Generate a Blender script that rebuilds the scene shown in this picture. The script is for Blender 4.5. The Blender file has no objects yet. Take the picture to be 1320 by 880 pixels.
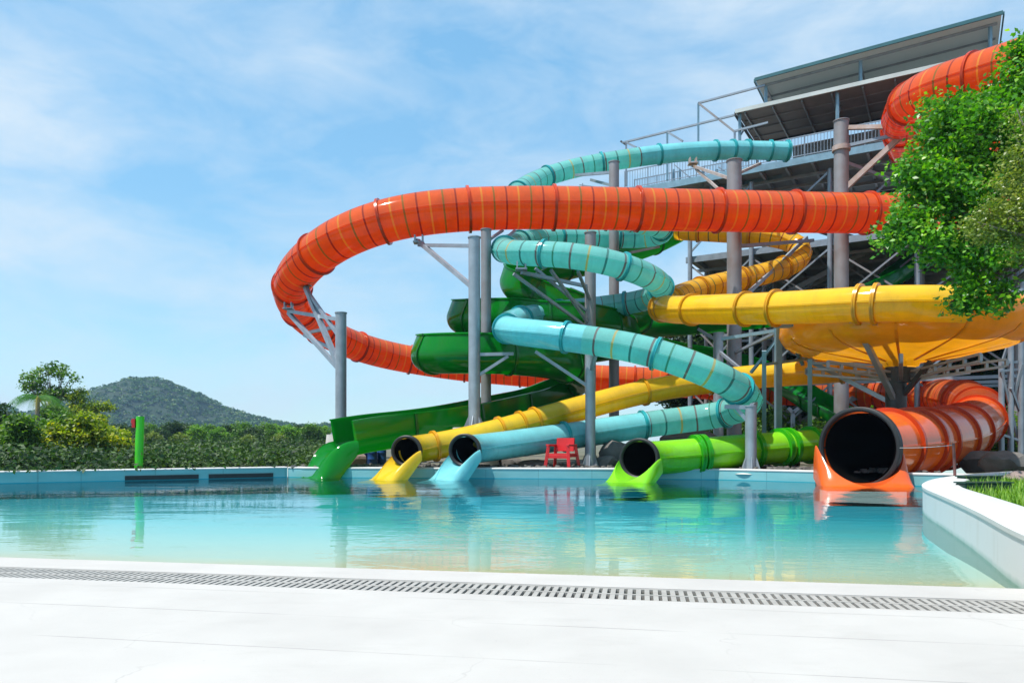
import bpy, bmesh, math, random
import numpy as np
from mathutils import Vector, Matrix

random.seed(7)
rng = np.random.default_rng(7)
R = math.radians
SC = bpy.context.scene
COL = SC.collection
F, CX, HY, CH = 950.0, 660.0, 572.0, 1.05      # focal length in px, principal column, horizon row, eye height


def at(px, py, Y):
    """the point at depth Y seen at photo pixel px, py"""
    return Vector(((px - CX) / F * Y, Y, CH + (HY - py) / F * Y))


def onz(px, py, z=0.0):
    Y = (CH - z) * F / (py - HY)
    return Vector(((px - CX) / F * Y, Y, z))


# ------------------------------------------------------------------ node helpers
def mat(name):
    m = bpy.data.materials.new(name)
    m.use_nodes = True
    nt = m.node_tree
    for n in list(nt.nodes):
        nt.nodes.remove(n)
    out = nt.nodes.new('ShaderNodeOutputMaterial')
    return m, nt, out


def N(nt, t, **kw):
    n = nt.nodes.new(t)
    for k, v in kw.items():
        if k.startswith('_'):
            setattr(n, k[1:], v)
        else:
            n.inputs[k.replace('__', ' ')].default_value = v
    return n


def L(nt, a, b):
    nt.links.new(a, b)


def math_n(nt, op, a, b=None):
    n = nt.nodes.new('ShaderNodeMath')
    n.operation = op
    for i, v in enumerate((a, b)):
        if v is None:
            continue
        if isinstance(v, (int, float)):
            n.inputs[i].default_value = v
        else:
            nt.links.new(v, n.inputs[i])
    return n.outputs[0]


def mix_rgb(nt, fac, a, b, mode='MIX'):
    n = nt.nodes.new('ShaderNodeMix')
    n.data_type = 'RGBA'
    n.blend_type = mode
    for sock, v in ((n.inputs[0], fac), (n.inputs[6], a), (n.inputs[7], b)):
        if isinstance(v, (int, float)):
            sock.default_value = v
        elif isinstance(v, tuple):
            sock.default_value = (*v[:3], 1)
        else:
            nt.links.new(v, sock)
    return n.outputs[2]


def ramp(nt, fac, stops, interp='LINEAR'):
    n = nt.nodes.new('ShaderNodeValToRGB')
    n.color_ramp.interpolation = interp
    els = n.color_ramp.elements
    while len(els) > 1:
        els.remove(els[-1])
    els[0].position = stops[0][0]
    els[0].color = (*stops[0][1], 1)
    for p, c in stops[1:]:
        e = els.new(p)
        e.color = (*c, 1)
    nt.links.new(fac, n.inputs[0])
    return n.outputs[0]


def noise(nt, scale, detail=4, coord='Object', sc3=None, rough=.55, dist=0.0):
    tc = N(nt, 'ShaderNodeTexCoord')
    src = tc.outputs[coord]
    if sc3:
        mp = N(nt, 'ShaderNodeMapping')
        mp.inputs['Scale'].default_value = sc3
        L(nt, src, mp.inputs[0])
        src = mp.outputs[0]
    n = N(nt, 'ShaderNodeTexNoise', Scale=scale, Detail=detail, Roughness=rough, Distortion=dist)
    L(nt, src, n.inputs['Vector'])
    return n.outputs['Fac']


G = lambda v: (v, v, v)


def simple(name, c, rough=.5, metal=0.0, var=.12, nscale=3.0, bump=0.0, c2=None, spec=.5):
    m, nt, out = mat(name)
    b = N(nt, 'ShaderNodeBsdfPrincipled', Roughness=rough, Metallic=metal)
    b.inputs['Specular IOR Level'].default_value = spec
    f = noise(nt, nscale, 6)
    c2 = c2 or tuple(x * (1 - 2 * var) for x in c)
    col = ramp(nt, f, [(.3, c2), (.7, c)])
    L(nt, col, b.inputs['Base Color'])
    if bump:
        bn = N(nt, 'ShaderNodeBump', Strength=bump, Distance=.03)
        L(nt, noise(nt, nscale * 6, 5), bn.inputs['Height'])
        L(nt, bn.outputs[0], b.inputs['Normal'])
    L(nt, b.outputs[0], out.inputs[0])
    return m


def fibre(name, c, stripes=None, period=3.4, transl=.28, rough=.13, tc=None, top_sheen=0.0):
    """gel-coated fibreglass: glossy shell that lets some light through; optional moulded-in colour bands (UV.x = metres along)"""
    m, nt, out = mat(name)
    b = N(nt, 'ShaderNodeBsdfPrincipled', Roughness=rough)
    b.inputs['Specular IOR Level'].default_value = .5
    f = noise(nt, .9, 7, rough=.65)
    base = ramp(nt, f, [(.25, tuple(x * .72 for x in c)), (.55, c), (.8, tuple(min(1, x * 1.04) for x in c))])
    uv = N(nt, 'ShaderNodeUVMap')
    uv.uv_map = 'UVMap'
    sep = N(nt, 'ShaderNodeSeparateXYZ')
    L(nt, uv.outputs[0], sep.inputs[0])
    s = sep.outputs[0]
    # dirt streaks running round the shell
    mp = N(nt, 'ShaderNodeMapping')
    mp.inputs['Scale'].default_value = (2.5, .35, 1)
    L(nt, uv.outputs[0], mp.inputs[0])
    st = N(nt, 'ShaderNodeTexNoise', Scale=2.0, Detail=6, Roughness=.7)
    L(nt, mp.outputs[0], st.inputs['Vector'])
    dirt = ramp(nt, st.outputs['Fac'], [(.48, G(0)), (.8, G(.5))])
    base = mix_rgb(nt, dirt, base, tuple(x * .6 + .03 for x in c))
    if stripes:
        fr = math_n(nt, 'FRACT', math_n(nt, 'DIVIDE', s, period))
        n = len(stripes)
        hw = .026 / period * 1.25
        mk, cl = [(0, G(0))], [(0, stripes[0])]
        for i, sc in enumerate(stripes):
            p = (i + .5) / n
            mk += [(p - hw, G(.8)), (p + hw, G(0))]
            cl += [((i + 0.01) / n, sc)]
        base = mix_rgb(nt, ramp(nt, fr, mk, 'CONSTANT'), base, ramp(nt, fr, cl, 'CONSTANT'))
    # sky sheen painted as a paler tone on the upper half shells; a dark caulked seam runs along the joint
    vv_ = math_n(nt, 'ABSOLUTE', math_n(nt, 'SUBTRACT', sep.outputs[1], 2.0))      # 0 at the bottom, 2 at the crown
    upper = ramp(nt, math_n(nt, 'MULTIPLY', vv_, .5), [(0, G(0)), (.49, G(0)), (.515, G(top_sheen))])
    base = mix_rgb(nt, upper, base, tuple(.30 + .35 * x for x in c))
    seam = ramp(nt, math_n(nt, 'MULTIPLY', vv_, .5), [(0, G(0)), (.493, G(.55)), (.507, G(0))], 'CONSTANT')
    base = mix_rgb(nt, seam, base, tuple(.25 * x for x in c)) if top_sheen else base
    L(nt, base, b.inputs['Base Color'])
    bn = N(nt, 'ShaderNodeBump', Strength=.12, Distance=.02)
    L(nt, noise(nt, 1.6, 3), bn.inputs['Height'])
    L(nt, bn.outputs[0], b.inputs['Normal'])
    t = N(nt, 'ShaderNodeBsdfTranslucent')
    if tc:
        t.inputs[0].default_value = (*tc, 1)
    else:
        L(nt, base, t.inputs[0])
    mx = N(nt, 'ShaderNodeMixShader', Fac=transl)
    L(nt, b.outputs[0], mx.inputs[1])
    L(nt, t.outputs[0], mx.inputs[2])
    L(nt, mx.outputs[0], out.inputs[0])
    return m


def leafmat(name, stops, rough=.38, transl=.3):
    m, nt, out = mat(name)
    at_ = N(nt, 'ShaderNodeAttribute')
    at_.attribute_name = 'tint'
    col = ramp(nt, at_.outputs['Fac'], stops)
    b = N(nt, 'ShaderNodeBsdfPrincipled', Roughness=rough)
    L(nt, col, b.inputs['Base Color'])
    t = N(nt, 'ShaderNodeBsdfTranslucent')
    cc = mix_rgb(nt, 1.0, col, (1.5, 1.6, .5), 'MULTIPLY')
    L(nt, cc, t.inputs[0])
    mx = N(nt, 'ShaderNodeMixShader', Fac=transl)
    L(nt, b.outputs[0], mx.inputs[1])
    L(nt, t.outputs[0], mx.inputs[2])
    L(nt, mx.outputs[0], out.inputs[0])
    return m


RED, GRN, YEL, BLU, DGR = (.22, .006, .006), (.12, .22, .02), (.85, .45, .03), (.22, .42, .62), (.01, .10, .09)
M = {}
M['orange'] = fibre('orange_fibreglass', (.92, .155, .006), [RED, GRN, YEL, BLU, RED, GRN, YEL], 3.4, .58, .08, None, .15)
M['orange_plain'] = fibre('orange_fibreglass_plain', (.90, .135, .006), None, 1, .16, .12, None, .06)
M['orange_flange'] = fibre('orange_flange', (.55, .05, .005), None, 1, .15, .25)
M['orange_lip'] = fibre('orange_lip_gelcoat', (.86, .125, .02), None, 1, .2, .2)
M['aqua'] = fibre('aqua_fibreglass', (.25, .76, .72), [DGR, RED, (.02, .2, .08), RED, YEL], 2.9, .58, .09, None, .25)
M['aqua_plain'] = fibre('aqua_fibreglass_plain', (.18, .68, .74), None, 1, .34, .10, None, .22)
M['aqua_flange'] = fibre('aqua_flange', (.03, .42, .46), None, 1, .3, .2)
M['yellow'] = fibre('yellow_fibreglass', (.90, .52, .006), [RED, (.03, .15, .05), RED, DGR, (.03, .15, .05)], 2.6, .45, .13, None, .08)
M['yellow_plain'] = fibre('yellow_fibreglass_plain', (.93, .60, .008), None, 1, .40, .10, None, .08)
M['yellow_flange'] = fibre('yellow_flange', (.72, .34, .005), None, 1, .2, .25)
M['amber'] = fibre('amber_bowl_fibreglass', (.86, .38, .004), None, 1, .34, .12)
M['green'] = fibre('green_fibreglass', (.004, .23, .018), None, 1, .45, .09, (.012, .50, .028))
M['green_flange'] = fibre('green_flange', (.004, .13, .012), None, 1, .1, .25)
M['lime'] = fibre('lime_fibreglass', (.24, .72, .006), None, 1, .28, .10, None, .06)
M['lime_flange'] = fibre('lime_flange', (.03, .38, .006), None, 1, .2, .2)
M['black'] = simple('black_rubber', (.012, .012, .014), .55, 0, .1, 8)
M['mouth_shade'] = simple('mouth_shade_black', (.0015, .0015, .0015), .9, 0, .1, 2, spec=.05)
M['steel'] = simple('galvanised_steel', (.33, .37, .42), .42, .35, .14, 2.2)
M['steel_dull'] = simple('weathered_steel', (.26, .27, .295), .5, .25, .2, 1.3, c2=(.21, .185, .185))
M['steel_dark'] = simple('dark_painted_steel', (.05, .056, .062), .5, .3, .2, 2)
M['pipe'] = simple('galvanised_pipe', (.30, .35, .41), .4, .4, .12, 3)
M['pipe_blue'] = simple('blue_grey_steel', (.22, .36, .45), .4, .3, .12, 3)
M['pipe_rust'] = simple('rust_stained_pipe', (.45, .40, .40), .5, .2, .2, 2.0, c2=(.32, .2, .13))
M['roof_sheet'] = simple('roof_sheeting', (.52, .56, .55), .45, .1, .12, .6)
rm, nt_, out_ = mat('translucent_roof_sheet')
b_ = N(nt_, 'ShaderNodeBsdfPrincipled', Roughness=.45)
b_.inputs['Base Color'].default_value = (.55, .60, .60, 1)
t_ = N(nt_, 'ShaderNodeBsdfTranslucent')
t_.inputs[0].default_value = (.55, .62, .62, 1)
x_ = N(nt_, 'ShaderNodeMixShader', Fac=.22)
L(nt_, b_.outputs[0], x_.inputs[1])
L(nt_, t_.outputs[0], x_.inputs[2])
L(nt_, x_.outputs[0], out_.inputs[0])
M['roof_clear'] = rm
M['roof_edge'] = simple('teal_roof_trim', (.03, .12, .14), .4, .1, .1, 2)
M['roof_brown'] = simple('brown_roof_sheeting', (.23, .20, .19), .55, .1, .15, .8)
M['deck_steel'] = simple('grey_deck_plate', (.24, .25, .26), .6, .2, .15, 1.2)
M['red'] = simple('red_plastic', (.55, .012, .014), .35, 0, .12, 3)
M['bluep'] = simple('blue_barrel_plastic', (.01, .07, .25), .4, 0, .12, 3)
M['poleg'] = simple('bright_green_paint', (.05, .50, .01), .4, 0, .08, 3)
M['rod'] = simple('brown_painted_rod', (.16, .06, .055), .5, 0, .2, 4)
M['concrete'] = simple('pale_concrete', (.50, .49, .46), .85, 0, .15, 2.0, .15)
M['rock'] = simple('grey_rock', (.15, .14, .13), .9, 0, .25, 2.4, .5)
M['rock_pink'] = simple('pinkish_rock', (.28, .21, .19), .9, 0, .2, 2.4, .5)
M['bark'] = simple('bark', (.13, .095, .07), .9, 0, .25, 5, .4)
M['bark_pale'] = simple('pale_bark', (.30, .26, .22), .9, 0, .2, 5, .4)
M['black_slot'] = simple('dark_slot_grating', (.02, .03, .035), .6, 0, .2, 6)
M['darkgreen_box'] = simple('dark_green_plastic', (.006, .05, .035), .4, 0, .1, 4)

M['leaf_glossy'] = leafmat('glossy_leaves', [(0, (.02, .10, .008)), (.45, (.06, .23, .010)), (.8, (.15, .38, .016)), (1, (.30, .48, .03))], .42, .38)
M['leaf_olive'] = leafmat('olive_leaves', [(0, (.05, .09, .012)), (.5, (.14, .21, .02)), (1, (.32, .36, .06))], .4, .3)
M['leaf_dark'] = leafmat('dark_leaves', [(0, (.010, .030, .010)), (.5, (.022, .062, .014)), (1, (.06, .12, .02))], .65, .25)
M['leaf_mid'] = leafmat('mid_green_leaves', [(0, (.02, .07, .012)), (.5, (.07, .17, .018)), (1, (.16, .28, .03))], .5, .4)
M['leaf_bright'] = leafmat('bright_green_leaves', [(0, (.04, .13, .010)), (.5, (.10, .25, .012)), (1, (.22, .38, .02))], .45, .3)
M['leaf_yellow'] = leafmat('yellow_green_leaves', [(0, (.03, .07, .010)), (.4, (.11, .19, .014)), (.75, (.28, .35, .016)), (1, (.46, .42, .02))], .5, .42)
M['leaf_palm'] = leafmat('palm_leaflets', [(0, (.02, .09, .012)), (.5, (.06, .21, .016)), (.85, (.12, .30, .02)), (1, (.5, .38, .03))], .35, .3)
M['flower'] = leafmat('red_blossom', [(0, (.5, .02, .01)), (1, (.75, .08, .02))], .5, .2)
M['hill_leaf'] = leafmat('hill_forest_leaves', [(0, (.012, .045, .014)), (.5, (.045, .12, .025)), (.85, (.10, .19, .03)), (1, (.18, .22, .05))], .6, .2)
M['grass'] = leafmat('grass_blades', [(0, (.05, .14, .008)), (.5, (.13, .30, .012)), (1, (.28, .42, .03))], .5, .3)


# ------------------------------------------------------------------ object helpers
def link(o, parent=None):
    COL.objects.link(o)
    if parent is not None:
        o.parent = parent
        o.matrix_parent_inverse = Matrix.Translation(-Vector(parent.location))
    return o


def thing(name, label, cat, loc=(0, 0, 0), group=None):
    o = bpy.data.objects.new(name, None)
    COL.objects.link(o)
    o.location = loc
    o.empty_display_size = .2
    o['label'] = label
    o['category'] = cat
    if group:
        o['group'] = group
    return o


def tag(o, label, cat, group=None, kind=None):
    o['label'] = label
    o['category'] = cat
    if group:
        o['group'] = group
    if kind:
        o['kind'] = kind
    return o


def mesh_obj(name, verts, faces, material, parent=None, smooth=False, uvs=None, fm=None):
    me = bpy.data.meshes.new(name)
    me.from_pydata([tuple(v) for v in verts], [], faces)
    mats = material if isinstance(material, (list, tuple)) else [material]
    for m in mats:
        me.materials.append(m)
    if fm is not None:
        me.polygons.foreach_set('material_index', fm)
    if smooth:
        me.polygons.foreach_set('use_smooth', [True] * len(me.polygons))
    if uvs is not None:
        uvl = me.uv_layers.new(name='UVMap')
        uvl.data.foreach_set('uv', np.asarray(uvs, dtype=np.float32).ravel())
    me.update()
    o = bpy.data.objects.new(name, me)
    return link(o, parent)


def smooth_by_angle(o, deg=40):
    me = o.data
    bm = bmesh.new()
    bm.from_mesh(me)
    for f in bm.faces:
        f.smooth = True
    for e in bm.edges:
        e.smooth = not (len(e.link_faces) == 2 and e.calc_face_angle(0) > R(deg))
    bm.to_mesh(me)
    bm.free()


class MB:
    """collects simple solids that end up as one mesh object"""
    def __init__(s):
        s.v, s.f = [], []

    def add(s, v, f):
        n = len(s.v)
        s.v += [tuple(x) for x in v]
        s.f += [tuple(i + n for i in q) for q in f]

    def box(s, c, d, rot=None):
        c = Vector(c)
        vs = []
        for x in (-.5, .5):
            for y in (-.5, .5):
                for z in (-.5, .5):
                    p = Vector((x * d[0], y * d[1], z * d[2]))
                    vs.append(c + (rot @ p if rot else p))
        s.add(vs, [(0, 1, 3, 2), (4, 6, 7, 5), (0, 4, 5, 1), (2, 3, 7, 6), (0, 2, 6, 4), (1, 5, 7, 3)])

    def frame8(s, a, b, c, d, h):
        """slab: quad a b c d (top) pushed down by h"""
        q = [Vector(p) for p in (a, b, c, d)]
        lo = [p - Vector((0, 0, h)) for p in q]
        s.add(q + lo, [(0, 1, 2, 3), (7, 6, 5, 4), (0, 4, 5, 1), (1, 5, 6, 2), (2, 6, 7, 3), (3, 7, 4, 0)])

    def bar(s, a, b, w, h=None):
        """rectangular bar from a to b"""
        a, b = Vector(a), Vector(b)
        t = (b - a).normalized()
        up = Vector((0, 0, 1)) if abs(t.z) < .95 else Vector((0, 1, 0))
        x = t.cross(up).normalized() * w / 2
        y = x.cross(t).normalized() * (h or w) / 2
        s.add([a - x - y, a + x - y, a + x + y, a - x + y, b - x - y, b + x - y, b + x + y, b - x + y],
              [(3, 2, 1, 0), (4, 5, 6, 7), (0, 1, 5, 4), (1, 2, 6, 5), (2, 3, 7, 6), (3, 0, 4, 7)])

    def rod(s, a, b, r, r2=None, n=12):
        a, b = Vector(a), Vector(b)
        t = (b - a).normalized()
        up = Vector((0, 0, 1)) if abs(t.z) < .95 else Vector((0, 1, 0))
        x = t.cross(up).normalized()
        y = x.cross(t).normalized()
        r2 = r if r2 is None else r2
        vs = [a + (x * math.cos(k * 2 * math.pi / n) + y * math.sin(k * 2 * math.pi / n)) * r for k in range(n)]
        vs += [b + (x * math.cos(k * 2 * math.pi / n) + y * math.sin(k * 2 * math.pi / n)) * r2 for k in range(n)]
        fs = [(k, (k + 1) % n, n + (k + 1) % n, n + k) for k in range(n)] + [tuple(range(n))[::-1], tuple(range(n, 2 * n))]
        s.add(vs, fs)

    def build(s, name, material, parent=None, smooth=0):
        o = mesh_obj(name, s.v, s.f, material, parent)
        if smooth:
            smooth_by_angle(o, smooth)
        return o


# ------------------------------------------------------------------ slide tubes and troughs
def spline(pts, step=.22, passes=24):
    P = [Vector(p) for p in pts]
    P = [P[0] * 2 - P[1]] + P + [P[-1] * 2 - P[-2]]
    d = []
    for i in range(1, len(P) - 2):
        p0, p1, p2, p3 = P[i - 1:i + 3]
        k = max(4, int((p2 - p1).length / .08))
        t0 = 0
        t1 = t0 + max(1e-3, (p1 - p0).length) ** .5
        t2 = t1 + max(1e-3, (p2 - p1).length) ** .5
        t3 = t2 + max(1e-3, (p3 - p2).length) ** .5
        for j in range(k):
            t = t1 + (t2 - t1) * j / k
            a1 = p0 * ((t1 - t) / (t1 - t0)) + p1 * ((t - t0) / (t1 - t0))
            a2 = p1 * ((t2 - t) / (t2 - t1)) + p2 * ((t - t1) / (t2 - t1))
            a3 = p2 * ((t3 - t) / (t3 - t2)) + p3 * ((t - t2) / (t3 - t2))
            b1 = a1 * ((t2 - t) / (t2 - t0)) + a2 * ((t - t0) / (t2 - t0))
            b2 = a2 * ((t3 - t) / (t3 - t1)) + a3 * ((t - t1) / (t3 - t1))
            d.append(b1 * ((t2 - t) / (t2 - t1)) + b2 * ((t - t1) / (t2 - t1)))
    d.append(P[-2])
    A = np.array([list(p) for p in d])

    def resample(A):
        s = np.concatenate([[0], np.cumsum(np.linalg.norm(np.diff(A, axis=0), axis=1))])
        n = max(3, int(s[-1] / step))
        q = np.linspace(0, s[-1], n + 1)
        return np.stack([np.interp(q, s, A[:, k]) for k in range(3)], 1), q
    A, q = resample(A)
    for _ in range(passes):
        A[1:-1] = A[1:-1] * .5 + (A[:-2] + A[2:]) * .25
    A, q = resample(A)
    T = np.gradient(A, axis=0)
    T /= np.linalg.norm(T, axis=1)[:, None]
    S = np.cross(T, np.array([0, 0, 1.0]))
    S /= np.linalg.norm(S, axis=1)[:, None]
    U = np.cross(S, T)
    return A, T, S, U, q


def tube_profile(r, n=44, ridge=.03):
    a = [2 * math.pi * k / n for k in range(n)]
    out = [(r * math.sin(x), r * math.cos(x)) for x in a]
    # the two bolted half shells meet in a lip on either side
    res = []
    for (x, z) in out:
        if abs(z) < 1e-6:
            sg = 1 if x > 0 else -1
            e = .022 * sg
            res += [(x, e), (x + sg * ridge, e), (x + sg * ridge, -e), (x, -e)]
        else:
            res.append((x, z))
    return res


def sweep(name, frames, prof, material, parent, closed=True, i0=0, i1=None, split=None, mats=None, smooth=True):
    A, T, S, U, q = frames
    i1 = len(q) if i1 is None else i1
    idx = range(i0, i1)
    npf = None
    verts, uvs_v = [], []
    for i in idx:
        pr = prof(i) if callable(prof) else prof
        npf = len(pr)
        for k, (x, z) in enumerate(pr):
            p = A[i] + S[i] * x + U[i] * z
            verts.append(p)
    m = len(idx) if hasattr(idx, '__len__') else i1 - i0
    faces, uvs, fm = [], [], []
    kk = npf if closed else npf - 1
    for a in range(m - 1):
        for k in range(kk):
            k2 = (k + 1) % npf
            faces.append((a * npf + k, a * npf + k2, (a + 1) * npf + k2, (a + 1) * npf + k))
            s0, s1 = q[i0 + a], q[i0 + a + 1]
            v0, v1 = k / npf * 4, (k + 1) / npf * 4
            uvs += [(s0, v0), (s0, v1), (s1, v1), (s1, v0)]
            if split is not None:
                s = (s0 + s1) / 2
                fm.append(0 if any(lo <= s <= hi for lo, hi in split) else 1)
    o = mesh_obj(name, verts, faces, mats or material, parent, False, uvs, fm if split is not None else None)
    if smooth:
        smooth_by_angle(o, 38)
    return o


def flange(frames, s, r, material, parent, w=.05, h=.085, name='flange', bolts=True):
    A, T, S, U, q = frames
    f = [np.array([np.interp(s, q, X[:, k]) for k in range(3)]) for X in (A, T, S, U)]
    a, t, sd, up = f
    n = 40
    prof = [(-w, r - .01), (-w, r + h), (-.008, r + h), (-.008, r + h - .012), (.008, r + h - .012), (.008, r + h), (w, r + h), (w, r - .01)]
    v, fc = [], []
    for k in range(n):
        c, d = math.sin(2 * math.pi * k / n), math.cos(2 * math.pi * k / n)
        for (x, rr) in prof:
            v.append(a + t * x + (sd * c + up * d) * rr)
    m = len(prof)
    for k in range(n):
        for j in range(m):
            j2, k2 = (j + 1) % m, (k + 1) % n
            fc.append((k * m + j, k * m + j2, k2 * m + j2, k2 * m + j))
    o = mesh_obj(name, v, fc, material, parent, False, [(0, 0)] * (4 * len(fc)))
    smooth_by_angle(o, 38)
    return o


def s_at(frames, px):
    """arc length positions where the path crosses picture column px"""
    A, q = frames[0], frames[4]
    u = CX + A[:, 0] / A[:, 1] * F
    r = []
    for i in range(len(u) - 1):
        if (u[i] - px) * (u[i + 1] - px) <= 0 and u[i] != u[i + 1]:
            r.append(q[i] + (px - u[i]) / (u[i + 1] - u[i]) * (q[i + 1] - q[i]))
    return r


def mouth(frames, r, parent, lipmat, length, floor_end=-.05, flare=1.0, ring=True, mouth_shade=3.0, heading=None, width=None, rimz=None, fpow=1.15, rpow=1.0):
    """black rubber ring, an added black sleeve for the shade inside and the open lip that carries the water over the pool wall"""
    A, T, S, U, q = frames
    e = Vector(A[-1])
    t = Vector(T[-1])
    if ring:
        rr = r * flare
        rt = .05 if r < .8 else .08
        n = 44
        prof = [(-.10, rr + rt), (.05, rr + rt), (.07, rr + rt * .6), (.07, rr - .0), (.03, rr - .04), (-.10, rr - .04)]
        v, fc = [], []
        for k in range(n):
            c, d = math.sin(2 * math.pi * k / n), math.cos(2 * math.pi * k / n)
            for (x, q_) in prof:
                v.append(A[-1] + T[-1] * x + (S[-1] * c + U[-1] * d) * q_)
        m = len(prof)
        for k in range(n):
            for j in range(m):
                j2, k2 = (j + 1) % m, (k + 1) % n
                fc.append((k * m + j, k * m + j2, k2 * m + j2, k2 * m + j))
        o = mesh_obj('mouth_ring', v, fc, M['black'], parent)
        smooth_by_angle(o, 35)
        i0 = max(0, len(q) - int(mouth_shade / .22))  # added black sleeve blocks the shell's glow so the opening stays dark
        sweep('mouth_shade', frames, [((r - .05) * math.sin(2 * math.pi * k / 32), (r - .05) * math.cos(2 * math.pi * k / 32)) for k in range(32)],
              M['mouth_shade'], parent, True, i0)
    h = heading.normalized() if heading else Vector((t.x, t.y, 0)).normalized()
    sd = Vector((h.y, -h.x, 0))
    w = width or r * flare
    zc = rimz if rimz is not None else e.z
    zb = min(e.z - r + .03, zc - .3)
    nu, na, no = 30, 26, 9
    v, fc = [], []
    rows = 0
    for i in range(nu + 1):
        u = i / nu
        c = e + h * (-.14 + (length + .14) * u)
        sm = u * u * (3 - 2 * u)
        uu = min(1, u / .72)
        zf = zb + (.01 - zb) * uu ** fpow
        if u > .72:
            zf += (floor_end - .01) * ((u - .72) / .28) ** 1.5
        ur = min(1, u / .88)
        zr = zf + max(.0, zc - zb) * (1 - ur * ur * (3 - 2 * ur)) ** rpow
        am = math.acos(max(-1, min(1, 1 - (zr - zf) / w)))
        wo = w + .06
        row = []
        zs = max(-.09, zb + .12 - (zb + .21) * u / .40)
        for k in range(no + 1):
            a = math.pi / 2 * (1 - k / no)
            row.append((-(w * math.sin(am)) - (wo - w * math.sin(am)) * math.sin(a), zs + (zr + .015 - zs) * math.cos(a)))
        for k in range(na + 1):
            a = -am + 2 * am * k / na
            row.append((w * math.sin(a), zf + w * (1 - math.cos(a))))
        for k in range(no + 1):
            a = math.pi / 2 * (k / no)
            row.append((w * math.sin(am) + (wo - w * math.sin(am)) * math.sin(a), zs + (zr + .015 - zs) * math.cos(a)))
        for (x, z) in row:
            p = c + sd * x
            v.append((p.x, p.y, z))
        rows = len(row)
    for i in range(nu):
        for k in range(rows - 1):
            fc.append((i * rows + k, i * rows + k + 1, (i + 1) * rows + k + 1, (i + 1) * rows + k))
    fc.append(tuple(range(nu * rows, (nu + 1) * rows)))
    o = mesh_obj('exit_lip', v, fc, lipmat, parent, False, [(0, 0)] * sum(len(f) for f in fc))
    smooth_by_angle(o, 50)
    return o


# ---------- orange raft tube
DO = 1.66
pO = [(1400, 50, 24.2), (1320, 80, 25.8), (1262, 98, 27), (1205, 114, 28.4), (1172, 132, 30.3), (1163, 160, 33), (1172, 195, 36.5), (1215, 222, 38.5), (1270, 240, 38.6),
      (1315, 255, 37), (1310, 266, 35), (1250, 272, 33.2), (1150, 275, 31.6), (1050, 274, 31), (945, 272, 30.3), (830, 270, 29.8), (740, 268, 29.5), (650, 268, 29.3), (560, 273, 29),
      (500, 283, 29), (440, 305, 29.4), (398, 335, 30.6), (377, 362, 32.4), (378, 388, 35), (397, 412, 38), (428, 433, 41), (470, 450, 43), (520, 462, 44.5), (600, 474, 45),
      (680, 481, 44.8), (750, 487, 44.3), (880, 494, 43.5), (1000, 503, 42.5), (1100, 506, 40.5), (1180, 508, 37.8), (1230, 513, 34.5), (1256, 523, 31),
      (1262, 538, 28), (1248, 553, 25.4), (1220, 564, 23.2), (1180, 570, 21.3), (1142, 574, 20), (1107, 577, 19.0)]
orange = thing('tube_slide', 'wide orange tube slide with thin coloured bands, making the big loop at the top left', 'water slide', at(1107, 577, 19.0), 'enclosed tube slides')
fO = spline([Vector(p) for p in ((23.6, 33.0, 16.95), (23.6, 29.2, 16.6), (22.4, 26.0, 16.1), (20.4, 23.9, 15.3))] + [at(*p) for p in pO], .24, 30)
sw = s_at(fO, 1250)
Ltot = fO[4][-1]
rO = lambda s_: DO / 2 + .10 * min(1, max(0, (s_ - (Ltot - 26)) / 20))      # the last run before the mouth is wider
sweep('tube', fO, lambda i: tube_profile(rO(fO[4][i])), None, orange, split=[(0, sw[-1] - 2 if sw else 1e9)], mats=[M['orange'], M['orange_plain']])
Ltot = fO[4][-1]
s = 1.7
while s < Ltot - 8:
    flange(fO, s, rO(s), M['orange_flange'], orange, .05, .085)
    s += 3.4
for d in (1.6, 3.2, 4.2, 6.2):
    flange(fO, Ltot - d, rO(Ltot - d), M['orange_flange'], orange, .06, .10)
mouth(fO, DO / 2 + .11, orange, M['orange_lip'], 1.35, flare=1.04, heading=Vector((-.18, -1, 0)), mouth_shade=11, width=1.02, rimz=1.0)

# ---------- aqua tube
DA = .90
pA = [(1018, 195, 37), (980, 194, 37), (930, 194, 36.6), (870, 197, 36.3), (800, 206, 36), (740, 217, 35.9), (695, 231, 35.2), (668, 247, 33.6), (666, 260, 32),
      (690, 270, 31.5), (760, 279, 31.4), (828, 288, 31.7), (858, 296, 32.6), (846, 305, 33.8), (790, 307, 33.9), (720, 306, 33.2), (682, 310, 32), (658, 316, 30), (649, 322, 28.2),
      (662, 326, 27), (700, 327, 26.3), (750, 331, 25.9), (800, 342, 25.9), (840, 358, 26.8), (853, 373, 28.5), (832, 387, 30.2), (780, 395, 30.8), (720, 402, 30.2), (675, 410, 28.2),
      (650, 421, 26), (664, 427, 24.4), (710, 432, 23.5), (770, 440, 22.9), (830, 451, 22.4), (890, 470, 22.0), (935, 490, 22.0), (962, 509, 22.8), (960, 525, 24.3), (925, 535, 25.3),
      (870, 542, 25.5), (800, 552, 25.2), (740, 561, 24.7), (690, 568, 24.1), (655, 573, 23.6), (628, 576.5, 23.35), (611, 578.5, 23.0), (603, 579.5, 22.6), (599, 580, 22.15)]
aqua = thing('tube_slide', 'turquoise tube slide zigzagging down the middle, with dark red and yellow bands', 'water slide', at(599, 580, 22.3), 'enclosed tube slides')
fA = spline([at(*p) for p in pA], .2, 14)
LA = fA[4][-1]
c = s_at(fA, 740)
pl = []
sA750 = s_at(fA, 655)
cr = s_at(fA, 745)
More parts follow.
